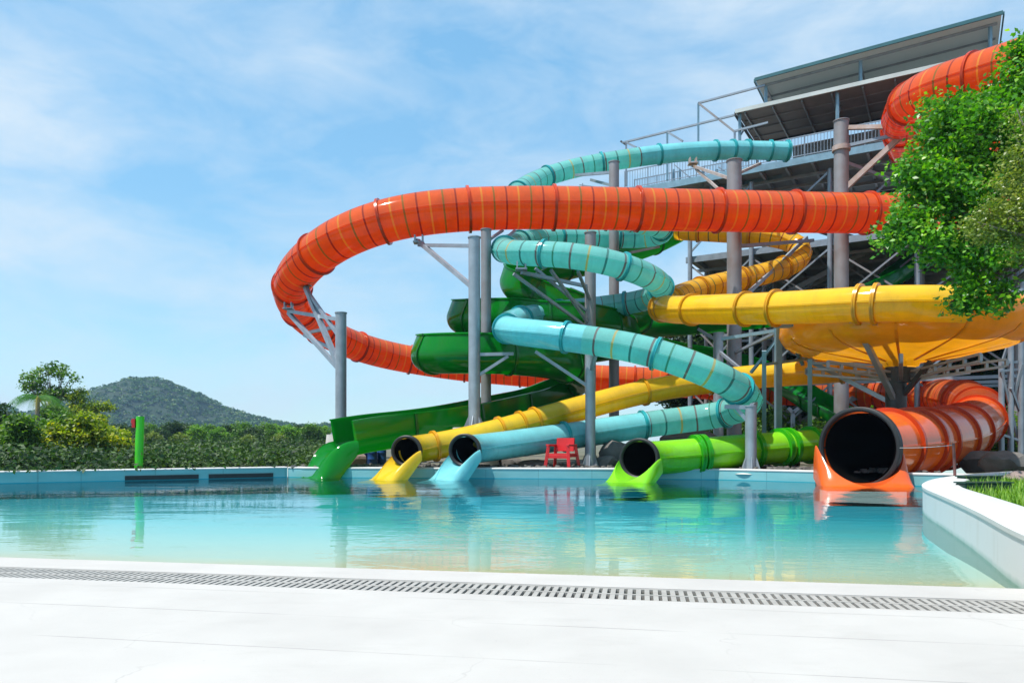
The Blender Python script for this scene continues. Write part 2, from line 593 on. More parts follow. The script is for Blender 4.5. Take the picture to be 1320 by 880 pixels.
# banded sections / plain sections by where they lie on the run
bands = [(0, cr[3] if len(cr) > 3 else 50)]
if len(cr) >= 6:
    bands = [(cr[0] - 3, cr[-3] - 1), (cr[-2] + .2, cr[-1] - 2.5)]
sweep('tube', fA, tube_profile(DA / 2, 40, .028), None, aqua, split=bands, mats=[M['aqua'], M['aqua_plain']])
s = 1.0
while s < LA - 2:
    flange(fA, s, DA / 2, M['aqua_flange'], aqua, .045, .075)
    s += 2.9
for s in (.15, 2.2, 3.0):
    flange(fA, s, DA / 2, M['aqua_flange'], aqua, .06, .085)
mouth(fA, DA / 2, aqua, M['aqua_plain'], 1.4, mouth_shade=7, heading=Vector((-.95, -1, 0)), width=.52)

# ---------- yellow tube (two runs joined by the bowl)
DY = .95
BC, BR = Vector((12.35, 23.4, 0)), 3.34
yellow = thing('tube_slide', 'yellow tube slide feeding the big yellow bowl and leaving it for the pool', 'water slide', at(523, 581, 22.4), 'enclosed tube slides')
pY = [(872, 297, 39), (950, 301, 37.6), (1008, 307, 36.6), (1033, 318, 36.2), (1031, 334, 35.4), (1005, 347, 34.4), (960, 359, 33.6), (920, 368, 32.8), (885, 378, 31.8), (862, 388, 30.4), (851, 395, 28.8),
      (864, 399, 27.2), (904, 399, 25.3), (971, 398, 23.2), (1033, 396, 21.9), (1091, 393, 20.95), (1140, 391, 20.27), (1195, 391, 19.8), (1245, 392, 19.62)]
fY = spline([at(*p) for p in pY], .2, 14)
cr = s_at(fY, 904)
sweep('tube', fY, tube_profile(DY / 2 + .02, 40, .028), None, yellow, split=[(0, cr[-1] - 2.2 if cr else 14)], mats=[M['yellow'], M['yellow_plain']])
s = 1.2
while s < fY[4][-1] - 5:
    flange(fY, s, DY / 2 + .02, M['yellow_flange'], yellow, .045, .075)
    s += 2.6
for px in (1000, 1108, 1129):
    c = s_at(fY, px)
    if c:
        flange(fY, c[-1], DY / 2 + .02, M['yellow_flange'], yellow, .05, .085)
pY2 = [(1165, 462, 24.2), (1128, 470, 25), (1085, 477, 25.8), (1000, 483, 26.6), (920, 491, 26.9), (840, 503, 26.6), (770, 520, 25.8), (710, 537, 24.9), (655, 553, 24.2), (605, 566, 23.7), (572, 573, 23.5), (548, 577, 23.3), (533, 579, 23.0), (527, 580, 22.7), (524, 581, 22.25)]
fY2 = spline([at(*p) for p in pY2], .2, 12)
sweep('tube', fY2, tube_profile(DY / 2 - .045, 40, .028), M['yellow_plain'], yellow)
for px in (690, 672, 645, 560, 830, 915, 1000, 1085):
    c = s_at(fY2, px)
    if c:
        flange(fY2, c[-1], DY / 2 - .045, M['yellow_flange'], yellow, .045, .07)
mouth(fY2, DY / 2 - .05, yellow, M['yellow_plain'], 1.4, mouth_shade=7, heading=Vector((-.95, -1, 0)), width=.50)

# bowl: a spun shell with an outward rolled rim, petals moulded under it
prof = [(BR - .42, 5.02), (BR - .30, 5.16), (BR - .05, 5.24), (BR + .18, 5.18), (BR + .30, 5.0), (BR + .30, 4.78), (BR + .20, 4.55), (BR + .13, 4.40),
        (BR - .02, 4.24), (BR - .45, 4.06), (BR - 1.3, 3.88), (BR - 2.2, 3.74), (.55, 3.62), (.5, 3.5), (.42, 3.48)]
nb = 96
v, fc, uv = [], [], []
for k in range(nb):
    a = 2 * math.pi * k / nb
    for j, (r_, z) in enumerate(prof):
        pet = 1 + (.035 * abs(math.sin(a * 6)) if 6 <= j <= 10 else 0)
        dz = -.05 * abs(math.sin(a * 6)) if 8 <= j <= 11 else 0
        v.append((BC.x + math.cos(a) * r_ * pet, BC.y + math.sin(a) * r_ * pet, z + dz))
mp_ = len(prof)
for k in range(nb):
    for j in range(mp_ - 1):
        k2 = (k + 1) % nb
        fc.append((k * mp_ + j, k * mp_ + j + 1, k2 * mp_ + j + 1, k2 * mp_ + j))
bowl = mesh_obj('bowl', v, fc, M['amber'], yellow, False, [(0, 0)] * (4 * len(fc)))
smooth_by_angle(bowl, 60)
for k in range(12):
    a = math.pi / 6 * (k + .0)
    mb = MB()
    pts = [(BR + .14, 4.40), (BR - .01, 4.235), (BR - .45, 4.055), (BR - 1.3, 3.875), (.8, 3.63)]
    for (r0, z0), (r1, z1) in zip(pts[:-1], pts[1:]):
        mb.bar((BC.x + math.cos(a) * r0, BC.y + math.sin(a) * r0, z0), (BC.x + math.cos(a) * r1, BC.y + math.sin(a) * r1, z1), .07, .03)
    mb.build('bowl_rib', M['amber'], bowl)

# ---------- dark green open flume
W = .62


def trough_frames(pts, passes=14):
    fr = spline(pts, .22, passes)
    T = fr[1]
    ang = np.unwrap(np.arctan2(T[:, 1], T[:, 0]))
    k = np.gradient(ang) / .22
    for _ in range(20):
        k[1:-1] = k[1:-1] * .5 + (k[:-2] + k[2:]) * .25
    return fr, k


def trough_prof(k, w=W, base=.30, gain=.55, t=.045, tail=0, bank=.36):
    def f(i):
        # positive curvature = left turn: the wall on the right is the outer, higher one
        hr = base + gain * min(1, max(0, k[i] * 4.5)) + .0
        hl = base + gain * min(1, max(0, -k[i] * 4.5))
        if tail and i > len(k) - tail:
            e_ = min(1, (i - len(k) + tail) / 14)
            hr += (.62 - hr) * e_
            hl += (.55 - hl) * e_
        pr = [(-w - .10, hl - .03), (-w - .10, hl + .02), (-w, hl + .02)]
        n = 20
        pr.append((-w, 0))
        for j in range(1, n):
            a = -math.pi / 2 + math.pi * j / n
            pr.append((w * math.sin(a), -w * .92 * math.cos(a)))
        pr.append((w, 0))
        pr += [(w, hr + .02), (w + .10, hr + .02), (w + .10, hr - .03), (w + t, hr - .03), (w + t, 0)]
        for j in range(n - 1, 0, -1):
            a = -math.pi / 2 + math.pi * j / n
            pr.append(((w + t) * math.sin(a), -(w + t) * .92 * math.cos(a)))
        pr += [(-w - t, 0), (-w - t, hl - .03)]
        th = bank * max(-1, min(1, k[i] * 4.5))
        if tail and i > len(k) - tail:
            th *= 1 - e_
        ct, sn = math.cos(th), math.sin(th)
        return [(x * ct - z * sn, x * sn + z * ct) for x, z in pr]
    return f


def trough_rib(frames, k, s, pf, material, parent):
    A, T, S, U, q = frames
    i = int(np.argmin(abs(q - s)))
    pr = pf(i)
    n = len(pr)
    half = pr[n // 2:]
    out = [p for p in pr[25:]]          # the outer side of the shell
    mb_v, fc = [], []
    for (x, z) in out:
        l = math.hypot(x, z) or 1
        for (dx, e) in ((-.05, .0), (-.05, .06), (.05, .06), (.05, .0)):
            p = A[i] + T[i] * dx + S[i] * (x * (1 + e / l)) + U[i] * (z * (1 + (e / l if z < 0 else 0)))
            mb_v.append(p)
    for a in range(len(out) - 1):
        for j in range(4):
            j2 = (j + 1) % 4
            fc.append((a * 4 + j, a * 4 + j2, (a + 1) * 4 + j2, (a + 1) * 4 + j))
    fc += [(0, 1, 2, 3), tuple((len(out) - 1) * 4 + j for j in (3, 2, 1, 0))]
    return mesh_obj('joint_rib', mb_v, fc, material, parent, False, [(0, 0)] * (4 * len(fc)))


pG = [(872, 299, 40), (845, 312, 39), (790, 330, 37.5), (730, 345, 36), (685, 353, 34.5), (662, 361, 33), (668, 374, 31.8), (700, 391, 31.5), (750, 403, 32.2), (800, 409, 33.5),
      (826, 413, 34.6), (812, 418, 35.8), (760, 421, 36), (690, 417, 35), (630, 411, 33.5), (599, 409, 31.8), (596, 413, 30.3), (630, 413, 29.4), (690, 413, 29.3), (750, 417, 29.8),
      (800, 430, 31.3), (808, 441, 33.2), (770, 450, 34.3), (700, 453, 33.7), (620, 454, 31.8), (567, 455, 29.8), (549, 459, 28), (565, 460, 26.9), (620, 459, 26.9), (680, 463, 27.6),
      (728, 471, 29), (748, 484, 30.8), (738, 496, 32.2), (700, 517, 31.2), (660, 527, 29.7), (600, 541, 27.4), (540, 551, 25.8), (480, 558, 24.5), (443, 565, 23.75)]
flume = thing('open_flume', 'dark green open slide trough ending in a curled lip, left end of the pool', 'water slide', at(452, 570, 23.9), 'open trough slides')
fG, kG = trough_frames([at(*p) for p in pG])
pfG = trough_prof(kG, base=.32, gain=.26, tail=70)
sweep('trough', fG, pfG, M['green'], flume)
s = 2.0
while s < fG[4][-1] - .5:
    trough_rib(fG, kG, s, pfG, M['green_flange'], flume)
    s += 3.1
mouth(fG, .60, flume, M['green'], 1.55, ring=False, heading=Vector((-1.0, -.75, 0)), width=.80, rimz=1.14, fpow=4, rpow=.7)

# ---------- lime tube fed by a green trough
pL = [(1190, 328, 39.5), (1163, 348, 38.6), (1130, 370, 37.6), (1080, 390, 36.8), (1010, 404, 36.4), (940, 412, 36.4), (870, 418, 36.9), (820, 425, 38.4), (812, 434, 40.3), (850, 447, 42),
      (930, 465, 42.5), (1000, 490, 41), (1045, 516, 37.8), (1078, 533, 34), (1110, 548, 30.6), (1135, 559, 27.6), (1124, 566, 25.6), (1080, 570.5, 24.2), (1000, 577, 23), (930, 583, 22.3), (872, 588, 22.0), (848, 590, 21.85), (832, 591, 21.5), (824, 591, 20.9)]
lime = thing('tube_slide', 'bright lime green tube slide lying low behind the pool wall beside the red chair', 'water slide', at(824, 591, 20.9), 'enclosed tube slides')
fL, kL = trough_frames([at(*p) for p in pL])
isp = int(len(fL[4]) * .0)
sc = s_at(fL, 1128)
ssp = sc[-1] - .4 if sc else 40
isp = int(np.argmin(abs(fL[4] - ssp)))
pfL = trough_prof(kL, w=.58, base=.30, gain=.30)
sweep('feeder_trough', fL, pfL, M['green'], lime, i1=isp + 2)
s = 2.0
while s < ssp - 1:
    trough_rib(fL, kL, s, pfL, M['green_flange'], lime)
    s += 3.1
sweep('tube', fL, tube_profile(.5, 40, .03), M['lime'], lime, i0=isp)
for px, k in ((1100, 0), (1045, 0), (1015, 0), (1005, 0), (970, 0), (905, 0), (897, 0)):
    c = s_at(fL, px)
    if c:
        flange(fL, c[-1], .5, M['lime_flange'], lime, .07, .11)
mouth(fL, .535, lime, M['lime'], 1.3, mouth_shade=6, heading=Vector((-.75, -1, 0)), width=.60)

GZ = .28     # ground level behind the pool walls
GRPC = 'steel columns holding up the slides'


def column(label, px, Y, top_py, r, base_z=GZ, m='steel', arms=(), plinth=0, cap=True, braces=()):
    b = at(px, 500, Y)
    zt = at(px, top_py, Y).z
    t = thing('support_column', label, 'column', (b.x, b.y, base_z), GRPC)
    mb = MB()
    mb.rod((b.x, b.y, base_z), (b.x, b.y, zt), r, r, 28)
    mb.build('shaft', M[m], t, 40)
    mb = MB()
    mb.rod((b.x, b.y, base_z), (b.x, b.y, base_z + .03), r * 1.9, None, 20)
    mb.build('base_plate', M[m], t, 40)
    for k in range(6):
        a = math.pi / 3 * k + .3
        mb = MB()
        d = Vector((math.cos(a), math.sin(a), 0))
        n = Vector((-d.y, d.x, 0)) * .012
        c = Vector((b.x, b.y, base_z + .03))
        p = [c + d * r * .97, c + d * r * 1.8, c + d * r * .97 + Vector((0, 0, .38))]
        mb.add([q - n for q in p] + [q + n for q in p], [(0, 1, 2), (5, 4, 3), (0, 3, 4, 1), (1, 4, 5, 2), (2, 5, 3, 0)])
        mb.build('gusset', M[m], t)
    if cap:
        mb = MB()
        mb.rod((b.x, b.y, zt), (b.x, b.y, zt + .04), r * 1.12, None, 28)
        mb.build('cap_plate', M[m], t, 40)
    if plinth:
        mb = MB()
        mb.rod((b.x, b.y, GZ - .1), (b.x, b.y, base_z), plinth * 1.25, plinth, 28)
        mb.build('footing', M['concrete'], t, 40)
    for arm in arms:
        (y0, p1, rr) = arm[:3]
        mm = arm[3] if len(arm) > 3 else 'pipe'
        a0 = Vector((b.x, b.y, at(px, y0, Y).z))
        a1 = at(*p1)
        d = (a1 - a0)
        mb = MB()
        mb.bar(a0 + d.normalized() * r * .9, a1, rr * 2)
        mb.build('arm', M[mm], t)
        # saddle under the tube end of the arm
        if len(arm) > 4:
            mb = MB()
            mb.box(a1 + Vector((0, 0, .10)), (.42, .42, .05))
            mb.box(a1 + Vector((-.15, 0, .24)), (.05, .3, .28))
            mb.box(a1 + Vector((.15, 0, .24)), (.05, .3, .28))
            mb.build('saddle', M[mm], t)
    return t


column('short grey column on a white concrete footing beside the far left loop of the orange tube', 439.5, 29, 404, .215, 1.42, 'steel', plinth=.55,
       arms=[(412, (372, 401, 32.6), .075, 'pipe', 1), (478, (372, 403, 32.6), .08), (478, (394, 370, 31.2), .09, 'pipe', 1), (437, (394, 372, 31.2), .06), (420, (400, 428, 36), .07), (455, (392, 432, 36), .06)])
column('tall blue-grey column in front of the dark green flume, bracing the orange tube on its left', 611.5, 25.6, 307, .205, 1.62, 'steel', plinth=.75,
       arms=[(317, (540, 316, 28.9), .06, 'pipe', 1), (372, (538, 310, 28.9), .075, 'steel'), (457, (662, 456, 25.6), .055), (487, (655, 459, 25.6), .05)])
column('slim grey column right behind the tall blue-grey one, under the top of the orange tube', 626.5, 28.2, 297, .195, GZ, 'steel_dull',
       arms=[(312, (648, 297, 29.1), .05), (330, (664, 297, 29.2), .05)])
column('grey column rising from the pool edge behind the red chair to the turquoise tube', 761, 24.0, 452, .165, GZ, 'steel', plinth=.42,
       arms=[(500, (690, 453, 24.0), .05), (478, (768, 458, 22.9), .05)])
column('grey column between the upper and lower turquoise turns, above the red chair', 761, 28.6, 301, .215, GZ, 'steel_dull',
       arms=[(370, (672, 351, 26.6), .06, 'pipe', 1), (405, (690, 346, 27.5), .05), (425, (662, 353, 26.6), .05), (388, (745, 350, 26.4), .05), (420, (710, 348, 26.5), .05)])
column('tall grey column just right of the middle, under the top turquoise tube', 791.5, 33.0, 210, .225, GZ, 'steel_dull',
       arms=[(222, (742, 226, 35.4), .06), (240, (762, 232, 35), .06), (330, (850, 318, 33.5), .05), (395, (735, 372, 31.8), .05)])
column('thick column with rusty arms under the tower deck, crossing in front of the banded yellow tube', 946.5, 31.95, 208, .31, GZ, 'steel_dull',
       arms=[(232, (893, 214, 35.6), .06, 'pipe_rust', 1), (226, (980, 211, 36.3), .06, 'pipe_rust'), (318, (1048, 310, 35.5), .075), (395, (1040, 306, 35.4), .07), (262, (897, 218, 35.4), .05, 'pipe_rust'),
             (455, (1010, 424, 24.2), .05), (470, (905, 468, 27), .05)])
column('tallest thick column with a bolted collar, in front of the tower railing', 1084.5, 33.9, 157, .32, GZ, 'steel_dull',
       arms=[(165, (1168, 163, 32.2), .09, 'pipe_rust'), (190, (1172, 170, 32.4), .07, 'pipe'), (248, (1174, 164, 32.4), .11, 'pipe_rust'), (208, (1170, 240, 36), .08, 'pipe')])
cc = at(1084.5, 195, 33.9)
column('short leaning-armed post on the pool wall under the right turn of the turquoise tube', 968, 21.75, 524, .165, GZ, 'steel', plinth=.55,
       arms=[(525, (934, 524, 21.9), .06), (548, (946, 522, 21.9), .05), (523, (974, 520, 22.4), .06)])
column('pale grey column seen between the turquoise and yellow tubes in the middle', 926, 30.3, 430, .20, GZ, 'steel', arms=[(440, (900, 424, 31), .05), (452, (960, 480, 28), .05)])
column('dark fat column standing under the middle of the yellow bowl', 1155, 23.4, 452, .31, GZ, 'steel_dark', cap=False,
       arms=[(520, (1104, 416, 21.0), .075, 'steel'), (522, (1042, 464, 25.4), .07, 'pipe'), (470, (1045, 468, 25.2), .05, 'pipe'), (462, (1128, 416, 20.6), .06, 'steel'), (520, (1200, 466, 22.4), .07, 'steel_dark')])
o = [x for x in bpy.data.objects if x.get('label', '').startswith('tallest thick')][0]
mb = MB()
mb.rod((cc.x, cc.y, cc.z), (cc.x, cc.y, cc.z + .22), .40, None, 28)
mb.build('collar', M['pipe_rust'], o, 40)
bc = [x for x in bpy.data.objects if x.get('label', '').startswith('dark fat')][0]
for k in range(8):
    a = math.pi / 4 * k + .30
    mb = MB()
    p0 = Vector((BC.x + math.cos(a) * .25, BC.y + math.sin(a) * .25, 3.30))
    p1 = Vector((BC.x + math.cos(a) * 2.8, BC.y + math.sin(a) * 2.8, 3.58))
    q0, q1 = p0 - Vector((0, 0, .24)), p1 - Vector((0, 0, .2))
    mb.bar(p0, p1, .10, .07)
    mb.bar(q0, q1, .10, .07)
    for j in range(6):
        u = j / 5
        mb.bar(p0.lerp(p1, u), q0.lerp(q1, u), .09, .07)
    mb.build('radial_beam', M['steel'], bc)
mb = MB()
mb.rod((BC.x, BC.y, 3.0), (BC.x, BC.y, 3.46), .42, None, 28)
mb.build('hub', M['steel_dark'], bc, 40)
mb = MB()
pc = at(1116, 413, 20.75)
mb.box(pc, (.85, .3, .05), Matrix.Rotation(-.6, 3, 'Z'))
for dx in (-.3, .3):
    mb.box(pc + Vector((dx * .82, -dx * .57, .10)), (.12, .14, .18), Matrix.Rotation(-.6, 3, 'Z'))
mb.build('saddle', M['pipe_blue'], bc)

# ------------------------------------------------------------------ the slide tower
tower = thing('slide_tower', 'tall grey steel start tower with two flat roofs, railings and decks', 'tower', (15, 38, GZ))


def fac(t, off, z):
    return Vector((6.6 + 12.2 * t + .508 * off, 43.2 - 7.2 * t + .861 * off, z))


def tpx(px):
    k = (px - CX) / F
    return (43.2 * k - 6.6) / (12.2 + 7.2 * k)


def slab(name, t0, t1, o0, o1, z, h, m, parent=tower, z1=None):
    z1 = z if z1 is None else z1
    mb = MB()
    mb.frame8(fac(t0, o0, z), fac(t1, o0, z), fac(t1, o1, z1), fac(t0, o1, z1), h)
    return mb.build(name, M[m], parent)


def tbar(name, a, b, w, h=None, m='pipe', parent=tower):
    mb = MB()
    mb.bar(a, b, w, h)
    return mb.build(name, M[m], parent)


ZD = 15.9
slab('deck', tpx(805), tpx(905), .05, 1.6, ZD - .02, .12, 'deck_steel')
dk = slab('deck', tpx(905) + .004, 1.46, .05, 7.2, ZD - .02, .12, 'deck_steel')
tbar('edge_beam', fac(0, 0, ZD - .17), fac(1.46, 0, ZD - .17), .10, .36, 'pipe_blue')
tbar('edge_beam', fac(0, 1.65, ZD - .19), fac(tpx(1000), 1.65, ZD - .19), .10, .34, 'pipe_blue')
tbar('edge_beam', fac(tpx(960), 7.2, ZD - .19), fac(1.46, 7.2, ZD - .19), .10, .34, 'steel_dark')
for i in range(13):
    t = .36 + i * .0915
    tbar('joist', fac(t, .08, ZD - .28), fac(t, 7.1, ZD - .28), .12, .26, 'steel')
for i in range(4):
    o_ = 1.4 + i * 1.5
    tbar('purlin', fac(.35, o_, ZD - .5), fac(1.45, o_, ZD - .5), .10, .16, 'steel')
# railings: bays of top rail, bottom rail and balusters between posts
tt = [0, .1, .2, .3, .4, .5, .6, .7, .8, .9, 1.0, 1.1, 1.2, 1.3, 1.4]


def rail_bay(a, b, h=1.1, n=9):
    mb = MB()
    a, b = Vector(a), Vector(b)
    up = Vector((0, 0, 1))
    mb.bar(a + up * h, b + up * h, .05)
    mb.bar(a + up * .12, b + up * .12, .04)
    for k in range(1, n):
        p = a.lerp(b, k / n)
        mb.bar(p + up * .12, p + up * h, .022)
    mb.bar(a, a + up * (h + .04), .055)
    return mb.build('railing', M['pipe'], tower)


for a, b in zip(tt[:-1], tt[1:]):
    rail_bay(fac(a, .04, ZD), fac(b, .04, ZD))
for a, b in zip(tt[:5], tt[1:6]):
    rail_bay(fac(a, 1.58, ZD), fac(b, 1.58, ZD))
for a, b in zip(tt[5:-1], tt[6:]):
    rail_bay(fac(a, 7.0, ZD), fac(b, 7.0, ZD))
# roofs
t0, t1 = tpx(950), 1.43
ZR = 19.0
lr = slab('lower_roof', t0, t1, -.1, 4.6, ZR, .07, 'roof_brown')
tbar('gutter', fac(t0 - .004, -.16, ZR - .02), fac(t1, -.16, ZR - .02), .08, .20, 'roof_sheet', lr)
tbar('fascia', fac(t0 - .006, -.1, ZR - .12), fac(t0 - .006, 4.6, ZR - .12), .06, .22, 'steel_dark', lr)
tbar('fascia', fac(t0, 4.66, ZR - .1), fac(t1, 4.66, ZR - .1), .08, .2, 'steel_dark', lr)
for i in range(10):
    t = t0 + .03 + i * (t1 - t0 - .06) / 9
    tbar('rafter', fac(t, 0, ZR - .15), fac(t, 4.5, ZR - .15), .07, .13, 'steel', lr)
for o_ in (1.2, 2.4, 3.6):
    tbar('roof_purlin', fac(t0 + .01, o_, ZR - .11), fac(t1, o_, ZR - .11), .06, .06, 'steel_dull', lr)
u0, u1 = tpx(975), tpx(1291)
ZU, ZU2 = 20.45, 20.75
ur = thing  # placeholder name reuse avoided below
mb = MB()
mb.frame8(fac(u0, -.1, ZU), fac(u1, -.1, ZU2), fac(u1, 4.2, ZU2 - .15), fac(u0, 4.2, ZU - .15), .06)
upr = mb.build('upper_roof', M['roof_clear'], tower)
tbar('roof_trim', fac(u0 - .004, -.15, ZU + .0), fac(u1 + .004, -.15, ZU2 + .0), .07, .17, 'roof_edge', upr)
tbar('roof_trim', fac(u0 - .006, -.1, ZU - .02), fac(u0 - .006, 4.2, ZU - .17), .06, .16, 'roof_edge', upr)
tbar('roof_trim', fac(u1 + .006, -.1, ZU2 - .02), fac(u1 + .006, 4.2, ZU2 - .17), .06, .16, 'roof_edge', upr)
tbar('roof_trim', fac(u0, 4.26, ZU - .17), fac(u1, 4.26, ZU2 - .17), .06, .16, 'roof_edge', upr)
for o_ in (.45, 1.9, 3.3):
    tbar('roof_purlin', fac(u0 + .01, o_, ZU - .16), fac(u1 - .01, o_, ZU2 - .16), .06, .12, 'steel', upr)
for px in (985, 1108, 1277):
    t = tpx(px)
    zz = ZU - .22 + (ZU2 - ZU) * (t - u0) / (u1 - u0)
    tbar('roof_post', fac(t, .45, ZR + .0), fac(t, .45, zz), .13, None, 'pipe_blue', upr)
    tbar('roof_post', fac(t, 3.3, ZR + .0), fac(t, 3.3, zz), .10, None, 'pipe', upr)
    tbar('rafter', fac(t, .45, zz - .06), fac(t, 4.1, zz - .10), .07, .14, 'steel', upr)
for px in (953, 1079, 1180):
    t = tpx(px)
    tbar('roof_post', fac(t, .1, ZD), fac(t, .1, ZR - .09), .13, None, 'pipe_blue', lr)
    tbar('roof_post', fac(t, 4.4, ZD), fac(t, 4.4, ZR - .09), .12, None, 'steel_dark', lr)
    tbar('knee_brace', fac(t, .1, ZR - 1.3), fac(t, 1.6, ZR - .2), .07, None, 'pipe', lr)
# enclosure at the back of the top deck (start tubs)
for t in (.72, .86, 1.0, 1.14):
    mb = MB()
    a = fac(t, 3.2, ZD + .03)
    rot = Matrix.Rotation(math.atan2(-7.2, 12.2), 3, 'Z')
    mb.box(a + Vector((0, 0, .55)), (1.4, 1.2, 1.1), rot)
    mb.box(a + Vector((0, 0, 1.2)), (1.5, .2, .18), rot)
    mb.build('start_tub', M['deck_steel'], tower)
mb = MB()
mb.frame8(fac(.60, 5.0, ZD + 2.6), fac(1.44, 5.0, ZD + 2.6), fac(1.44, 5.08, ZD + 2.6), fac(.60, 5.08, ZD + 2.6), 2.58)
mb.build('back_screen', M['steel_dull'], tower)
# open pipe frames climbing from the left walkway


def tp(px, py, off=0.0):
    t = tpx(px)
    Y = 43.2 - 7.2 * t
    z = CH + (HY - py) / F * Y
    return fac(t, off, z)


for a, b, m in [((900, 133), (900, 212), 'pipe_blue'), ((900, 133), (986, 110), 'pipe'), ((860, 170), (860, 232), 'pipe_blue'), ((802, 184), (952, 147), 'pipe'),
                ((807, 182), (807, 240), 'pipe'), ((860, 170), (880, 182), 'pipe'), ((808, 184), (820, 190), 'pipe'), ((947, 169), (947, 205), 'pipe'), ((900, 133), (947, 170), 'steel_dull'),
                ((947, 169), (990, 158), 'pipe'), ((800, 182), (806, 186), 'steel_dark')]:
    tbar('frame_pipe', tp(*a, .02), tp(*b, .02), .10, None, m)
for px in (862, 900, 918, 870):
    tbar('frame_pipe', tp(px, 212, .9), tp(px, 245, .9), .12, None, 'pipe_blue')
# lower stair rail seen left of the walkway
for a, b in (((738, 232), (800, 240)), ((742, 244), (800, 262)), ((742, 230), (742, 262)), ((770, 240), (770, 256)), ((862, 205), (895, 232)), ((920, 208), (945, 225))):
    tbar('stair_rail', tp(*a, 1.0), tp(*b, 1.0), .06, None, 'pipe')
# legs, floors and bracing under the deck
PT = [.26, .50, .78, 1.06, 1.36]
PO = [.7, 4.0, 7.0, 10.2, 16.0]
for ti, t in enumerate(PT):
    for oi, o_ in enumerate(PO):
        top = ZD - .6 if (oi < 3 and ti > 0) else 11.4
        if ti == 0 and oi == 0:
            top = ZD - .4
        mb = MB()
        mb.rod(fac(t, o_, GZ - .05), fac(t, o_, top), .13, None, 14)
        mb.build('leg', M['pipe' if oi == 0 else 'steel_dull'], tower, 40)
lo = slab('lower_deck', .24, 1.42, .9, 16.4, 11.7, .10, 'deck_steel')
tbar('edge_beam', fac(.24, .86, 11.55), fac(1.42, .86, 11.55), .10, .34, 'pipe', lo)
for i in range(11):
    t = .28 + i * .11
    tbar('joist', fac(t, 1.0, 11.47), fac(t, 16.3, 11.47), .12, .26, 'steel', lo)
for o_ in (2.6, 5.2, 7.8, 10.4, 13.2):
    tbar('purlin', fac(.25, o_, 11.27), fac(1.41, o_, 11.27), .12, .16, 'steel', lo)
for z in (4.2, 8.0):
    for o_ in (.7, 4.0, 7.0, 10.2):
        for a, b in zip(PT[:-1], PT[1:]):
            tbar('beam', fac(a, o_, z), fac(b, o_, z), .12, .16, 'pipe')
for a, b in zip(PT[:-1], PT[1:]):
    for o_ in (.7, 4.0, 7.0):
        for z0, z1 in ((.4, 4.1), (4.3, 7.9), (8.1, 11.2)):
            tbar('brace', fac(a, o_, z0), fac(b, o_, z1), .09, None, 'pipe')
            if o_ < 5:
                tbar('brace', fac(a, o_ + .12, z1), fac(b, o_ + .12, z0), .09, None, 'steel_dull')
    tbar('brace', fac(a, .7, 11.9), fac(b, .7, 15.2), .09, None, 'pipe')
for t in PT[1:]:
    tbar('brace', fac(t, .7, 8.1), fac(t, 7.0, 11.2), .09, None, 'steel')
    tbar('beam', fac(t, .7, 8.0), fac(t, 10.2, 8.0), .12, .16, 'steel')
# dog-leg stairs inside
for k, (z0, z1, ta, tb) in enumerate([(.3, 4.2, .35, .95), (4.2, 8.0, .95, .35), (8.0, 11.7, .35, .95), (11.7, 15.9, .95, .35)]):
    o_ = 3.0 + (k % 2) * 1.5
    mb = MB()
    a, b = fac(ta, o_, z0), fac(tb, o_, z1)
    a2, b2 = fac(ta, o_ + 1.1, z0), fac(tb, o_ + 1.1, z1)
    mb.bar(a, b, .06, .28)
    mb.bar(a2, b2, .06, .28)
    n = 18
    for i in range(n):
        u = (i + .5) / n
        mb.bar(a.lerp(b, u) + Vector((0, 0, .1)), a2.lerp(b2, u) + Vector((0, 0, .1)), .28, .04)
    mb.bar(a + Vector((0, 0, 1.0)), b + Vector((0, 0, 1.0)), .05)
    mb.build('stair_flight', M['deck_steel'], tower)

# small lattice frame at the far right, behind the bowl
fr = thing('lattice_frame', 'pale steel lattice frame of posts and diagonals right of the orange tube', 'steel frame', at(1300, 500, 27))
for px in (1291, 1303, 1316, 1338):
    a = at(px, 470, 27)
    mb = MB()
    mb.rod((a.x, a.y, GZ), (a.x, a.y, at(px, 372 if px > 1295 else 466, 27).z), .10, None, 14)
    mb.build('post', M['pipe'], fr, 40)
for a, b in (((1291, 480), (1318, 590)), ((1318, 470), (1293, 560)), ((1291, 468), (1340, 464)), ((1288, 478), (1338, 474)), ((1303, 500), (1338, 590)), ((1316, 395), (1291, 470)), ((1291, 560), (1338, 575))):
    mb = MB()
    mb.bar(at(*a, 26.9), at(*b, 27.2), .085)
    mb.build('brace', M['pipe'], fr)
# lattice frames carrying the yellow tube, behind the flange saddle
fr2 = thing('lattice_frame', 'steel trestle with blue-grey struts under the yellow tube, left of the bowl', 'steel frame', at(1000, 560, 25.2))
for a, b, w in (((1003, 420), (1003, 560), .20), ((1013, 424), (930, 437), .11), ((1010, 428), (968, 480), .09), ((1016, 428), (1035, 470), .10), ((1012, 426), (1000, 470), .10), ((985, 452), (985, 575), .14), ((1044, 462), (1044, 575), .14), ((985, 470), (1044, 462), .09)):
    mb = MB()
    mb.bar(at(*a, 24.4), at(*b, 25.4), w)
    mb.build('strut', M['pipe_blue'], fr2)
mb = MB()
mb.box(at(1010, 420, 23.1), (.5, .4, .08))
mb.build('saddle', M['pipe_blue'], fr2)
fr3 = thing('trestle', 'white forked trestle holding the dark green trough above the lime tube', 'trestle', at(1023, 570, 33))
for a, b in (((1022, 532), (1022, 568)), ((1022, 532), (1016, 526)), ((1022, 532), (1029, 526)), ((1022, 552), (1010, 566)), ((1022, 552), (1034, 566))):
    mb = MB()
    mb.bar(at(*a, 34.4), at(*b, 34.4), .15)
    mb.build('strut', M['pipe'], fr3)

